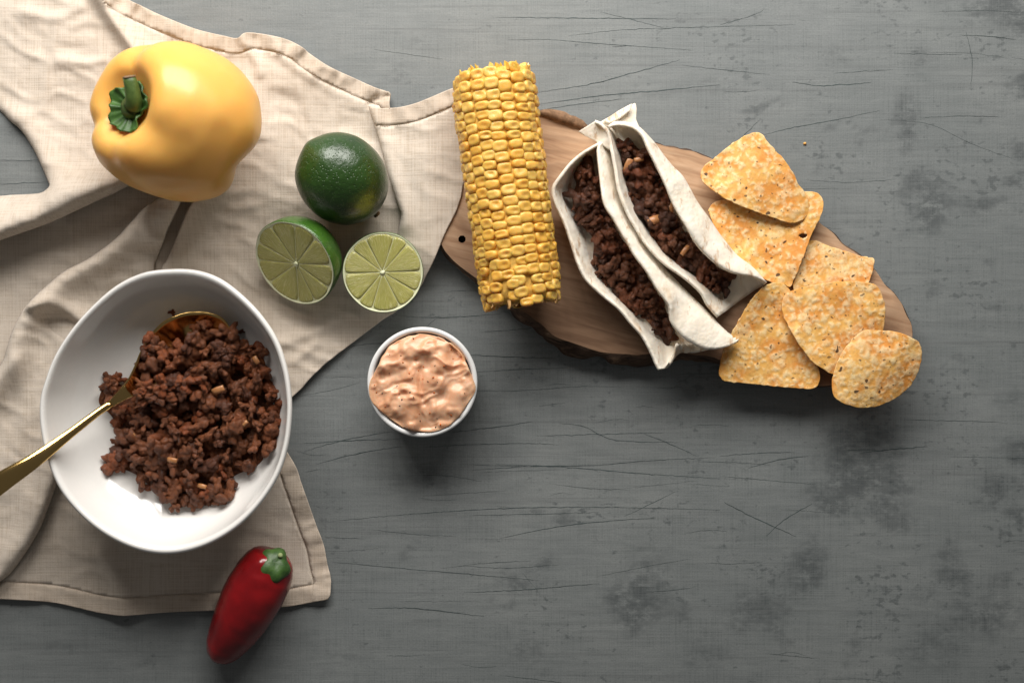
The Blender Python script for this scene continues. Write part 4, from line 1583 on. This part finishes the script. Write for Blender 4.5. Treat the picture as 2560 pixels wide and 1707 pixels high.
ho = bpy.data.objects['handle']
# ------------------------------------------------------------------ beef in the bowl
PILE = crs([(231, 990), (255, 938), (290, 918), (318, 950), (350, 865), (400, 840), (470, 800), (530, 790), (570, 805), (588, 850), (640, 850), (685, 890), (703, 965), (716, 1045), (708, 1085), (685, 1140), (650, 1180), (620, 1192), (590, 1208), (594, 1230), (575, 1250), (500, 1258), (453, 1286), (406, 1264), (368, 1232), (330, 1200), (268, 1173), (267, 1148), (288, 1100), (265, 1050), (236, 1022)], 8, True)
BED = offset_in(PILE, 17)
BED = BED[inside(BED, PILE)]
BED = BED[pdist(BED, PILE, True)[0] > 14]
V2, F2 = flat_mesh(BED, 11, (4,))


def heap(P, d):
    z0 = bowl_z(W(P, 60.0))
    ht = 62 * (1 - np.exp(-d / 50))
    return z0 + ht


dd, _ = pdist(V2, PILE, True)
SPN = resamp([(345, 950), (377, 870), (442, 805), (520, 790), (575, 815), (560, 880), (480, 930), (400, 960)], 40)
zz = heap(V2, np.maximum(dd - 16, 0)) - 36 + 10 * fbm(V2 / 22, 77, 3)
beef = thing('ground_beef', 'heap of browned ground beef crumbs in the white bowl', 'ground beef', (bc[0] + 20, bc[1], 34))
in_spoon = inside(V2, SPN)
zz = np.where(in_spoon, np.minimum(zz, 66), zz)
mk('meat_bed', np.concatenate([W(V2, np.maximum(zz, bowl_z(W(V2, 60.0)) + 2)), W(V2, bowl_z(W(V2, 60.0)) + 1)]), F2 + [tuple(i + len(V2) for i in q[::-1]) for q in F2], M_MEAT2, beef, kind='stuff')  # darkened beef paints the shade of the gaps between crumbs
pts = scatter(PILE, 150, 23, 5, 10)
dp, _ = pdist(pts, PILE, True)
hz = heap(pts, dp)
spoon_empty = np.concatenate([crs(c3([(690, 985), (740, 890), (790, 780), (830, 690), (870, 630), (940, 562), (1020, 522), (1080, 515), (1090, 570), (1080, 650), (980, 700), (900, 740), (850, 800), (855, 900), (850, 960)]), 6, True)])
hnd = crs([(-60, 1262), (0, 1210), (87, 1152), (173, 1087), (241, 1035), (300, 995), (335, 968)], 8)
cnt = 0
for p, z, d in zip(pts, hz, dp):
    if inside(p[None], spoon_empty)[0] or pdist(p[None], hnd)[0][0] < 22 or bowl_fr(W(p, z)) > .86:
        continue
    s = rnd.choice((rnd.uniform(18, 28), rnd.uniform(26, 38), rnd.uniform(34, 46)))
    if inside(p[None], SPN)[0]:
        z = max(z, 108)
    put_crumb(W(p, z - 6 + rnd.uniform(-16, 14)), s * (.85 if d < 18 else 1), beef)
    cnt += 1
pts2 = scatter(PILE, 64, 26, 9, 20)
dp2, _ = pdist(pts2, PILE, True)
for p, z, d in zip(pts2, heap(pts2, dp2), dp2):
    if inside(p[None], spoon_empty)[0] or pdist(p[None], hnd)[0][0] < 26:
        continue
    if inside(p[None], SPN)[0]:
        z = max(z, 112)
    put_crumb(W(p, z + rnd.uniform(6, 18)), rnd.uniform(16, 30), beef)
for q in crs([(372, 992), (405, 985), (440, 968), (490, 948), (535, 920), (565, 888), (584, 860)], 15):
    for k in range(2):
        p = q + np.array([rnd.uniform(-16, 12), rnd.uniform(-20, 14)])
        put_crumb(W(p, 112 + rnd.uniform(-10, 12)), rnd.uniform(22, 36), beef)
for x, y in ((352, 988), (362, 978), (358, 962), (374, 974), (362, 852), (376, 850), (366, 872), (384, 866), (402, 870), (360, 886)):
    put_crumb(W(np.array([x, y], float), 122.0), rnd.uniform(20, 28), beef)
for x, y, s, z in ((545, 975, 22, 22), (382, 868, 16, 40), (610, 1060, 14, 18), (430, 1150, 15, 18), (505, 1215, 13, 16), (640, 900, 14, 18), (330, 1085, 12, 16)):
    p = np.array([x, y], float)
    q = put_crumb(W(p, float(heap(p[None], pdist(p[None], PILE, True)[0])[0]) + z), s, beef, 'onion_piece', OM[rnd.randrange(3)], tilt=.3)
    q.rotation_euler.z = .35 if x == 545 else rnd.uniform(0, 3)
for x, y, s, k in ((430, 781, 11, 0), (601, 830, 11, 1)):
    p = np.array([x, y], float)
    o = put_crumb(W(p, float(bowl_z(W(p, 70.0))) + 3), s, beef, 'stray_crumb')

# ------------------------------------------------------------------ ramekin with sauce
rc = W(np.array([1056., 955.]), 128)
rt = np.linspace(0, 2 * np.pi, 96, endpoint=False)


def rring(r, z):
    return np.stack([rc[0] + r * np.cos(rt), rc[1] + r * np.sin(rt), np.full(96, z)], 1)


RP = [(60, 6), (104, 2), (114, 4), (118, 10), (123, 50), (128, 100), (132, 122), (133, 127), (131.8, 130.5), (128, 132), (123, 131), (119.5, 127), (118, 100), (116, 40), (108, 20), (60, 14), (5, 14)]
v, f = loft([rring(a, b) for a, b in RP])
ram = mk('ramekin', v, f, M_WHITE2)
tag(ram, 'small round white ramekin filled with pink sauce', 'ramekin')
sr = crs([(1056 + 121 * math.cos(a), 955 + 121 * math.sin(a)) for a in np.linspace(0, 2 * np.pi, 40, endpoint=False)], 5, True)
# outline of the sauce incl. the smear over the rim on two sides
rel = sr - np.array([1056, 955])
an = np.degrees(np.arctan2(rel[:, 1], rel[:, 0]))
grow = np.where(True, 1 + .13 * np.exp(-(((an - 165) + 180) % 360 - 180) ** 2 / 22 ** 2) + .11 * np.exp(-((((an - 8) + 180) % 360 - 180) / 12) ** 2) + .05 * np.exp(-((((an - 62) + 180) % 360 - 180) / 40) ** 2) - .02 * np.exp(-((((an + 70) + 180) % 360 - 180) / 40) ** 2) + .012 * noise(sr / 14, 8), 1)
grow -= .035 * np.exp(-((((an - 200) + 180) % 360 - 180) / 12) ** 2)
sr = np.array([1056, 955]) + rel * grow[:, None]
V2, F2 = flat_mesh(sr, 3.6, (1.5, 3.5))


def z_sauce(P):
    d, _ = pdist(P, sr, True)
    ca, sa_ = math.cos(.5), math.sin(.5)
    Q = np.stack([P[:, 0] * ca - P[:, 1] * sa_, P[:, 0] * sa_ + P[:, 1] * ca], 1)
    wp = Q + 34 * np.stack([fbm(P / 60, 3, 2), fbm(P / 60, 9, 2)], 1)
    r1 = 1 - np.abs(noise(wp / np.array([60, 28]), 71)) * 2
    r2 = 1 - np.abs(noise(wp / np.array([30, 17]), 75)) * 2
    lump = np.clip(noise(P / 19, 79), 0, 1)
    z = 130 + 16 * (1 - np.exp(-d / 40)) + 6 * r1 * (.5 + .5 * noise(P / 70, 66)) + 1.4 * r2 + 7 * lump ** 1.2 + .4 * noise(P / 8, 83) + 12 * noise(P / 38, 85)
    z -= ridge(P, [(1040, 900), (1052, 930), (1050, 965), (1060, 1010)], 7, 7) + ridge(P, [(985, 990), (1020, 985), (1050, 992)], 6, 6)
    rim_d = np.hypot(P[:, 0] - 1056, P[:, 1] - 955)
    z -= edge_round(d, 4)
    return np.where(rim_d > 117, np.maximum(z, 133.5), z)


zs = z_sauce(V2)
sauce = mk('sauce', W(V2, zs), F2, M_SAUCE)
tag(sauce, 'thick peach-pink chipotle sauce heaped in the ramekin', 'sauce')
solid(sauce, 9)
fl = {0: [], 1: []}
fp = scatter(sr, 36, 12, 12, 8)
fzz = z_sauce(fp)
iv, if_ = ico(1)
for k, (p, z) in enumerate(zip(fp, fzz)):
    sc_ = np.array([rnd.uniform(1.2, 3.2), rnd.uniform(1.0, 2.0), .9]) * (1.0 if k % 2 else 1.3)
    a = rnd.uniform(0, 6.28)
    vv = iv * sc_
    vv = np.stack([vv[:, 0] * math.cos(a) - vv[:, 1] * math.sin(a), vv[:, 0] * math.sin(a) + vv[:, 1] * math.cos(a), vv[:, 2]], 1)
    fl[k % 2].append((vv + W(p, z + .3), if_))
for k, mt in ((0, M_CHILI), (1, M_FLECK)):
    v, f = join(fl[k])
    mk('spice_flecks', v, f, mt, sauce, kind='stuff')

# ------------------------------------------------------------------ red pepper
A0, A1 = np.array([668., 1412.]), np.array([545., 1640.])
axl = crs([(694, 1380, 80), (668, 1424, 78), (632, 1488, 74), (596, 1556, 66), (562, 1612, 58), (538, 1652, 52)], 6)
sl = np.linalg.norm(axl[:, :2] - axl[0, :2], axis=1)
rw = np.interp(sl, [0, 6, 16, 34, 64, 110, 150, 190, 225, 255, 280, 300, 315], [16, 40, 54, 64, 71, 74, 72, 67, 60, 53, 45, 33, 12])
rings = []
a = np.linspace(0, 2 * np.pi, 56, endpoint=False)
P3 = np.array([W(q[:2], q[2]) for q in axl])
tg = np.gradient(P3, axis=0)
tg /= np.linalg.norm(tg, axis=1)[:, None]
for k, (p, t, r) in enumerate(zip(P3, tg, rw)):
    e1 = np.cross(t, [0, 0, 1.0])
    e1 /= np.linalg.norm(e1)
    e2 = np.cross(e1, t)
    q = k / len(P3)
    rr = r * (1 + .05 * np.cos(3 * a + .5 + q) * sstep(.2, .9, q) + .02 * np.cos(2 * a + 1) - .07 * np.exp(-((((a - 1.9) + np.pi) % (2 * np.pi) - np.pi) / .35) ** 2) * sstep(.5, .95, q))
    rings.append(p + rr[:, None] * (np.cos(a)[:, None] * e1 + np.sin(a)[:, None] * e2 * .95))
v, f = loft(rings)
v += (4.0 * fbm(v / 48, 15, 2))[:, None]
ar_ = np.cross(rings[10][1] - rings[10][0], rings[11][0] - rings[10][0]) @ (rings[10][0] - P3[10])
if ar_ < 0:
    f = [q[::-1] for q in f]
red = thing('chili_pepper', 'shiny dark red stubby pepper on the napkin corner', 'chili pepper', (*P3[20][:2], 4))
rb = mk('body', v, f, M_RED, red)
# green calyx cap: five-cornered leaf hugging the shoulder
cc = W(np.array([689., 1406.]), 126)
nrm = np.array([.34, .44, .83])
nrm /= np.linalg.norm(nrm)
u1, u2, un = basis(nrm)
m = 50
a = np.linspace(0, 2 * np.pi, m, endpoint=False)
orad = 38 * (1 + .085 * np.cos(5 * a + .9) + .05 * np.cos(3 * a + 2) + .03 * noise(np.stack([np.cos(a) * 3, np.sin(a) * 3], 1), 4))
rings = []
for q, dz in ((.08, 1.5), (.25, 1.5), (.45, 1.5), (.65, -.5), (.82, -4), (.94, -8), (1.0, -11), (1.0, -15)):
    r = orad * q
    P = cc + r[:, None] * (np.cos(a)[:, None] * u1 * 1.0 + np.sin(a)[:, None] * u2 * 1.12) + (dz * 1.25 + 1.3 * noise(np.stack([np.cos(a) * r / 11, np.sin(a) * r / 11], 1), 6))[:, None] * un
    rings.append(P)
v, f = loft(rings, True, False)
cal = mk('calyx', v, f, M_CALYX2, red)
sp = cc + u1 * 9 + u2 * 18 + un * 3
v, f = tube([sp, sp + un * 4, sp + un * 6], [6.5, 6, 3], 12)
mk('stem_scar', v, f, m_plain('pale_stem_scar', (.30, .36, .16), .7, .3, vary=.3), cal)

# ------------------------------------------------------------------ tiny crumb on the table
v, f = ico(2)
v = v * np.array([4, 3, 2.5]) * (1 + .3 * noise(v * 2, 3)[:, None])
cr_ = mk('chip_crumb', v + W(np.array([2012., 359.]), 2.2), f, M_CHIP)
tag(cr_, 'tiny pale chip crumb alone on the table above the chips', 'crumb')
print('objects', len(bpy.data.objects), 'tris', sum(len(o.data.polygons) for o in bpy.data.objects if o.type == 'MESH'))
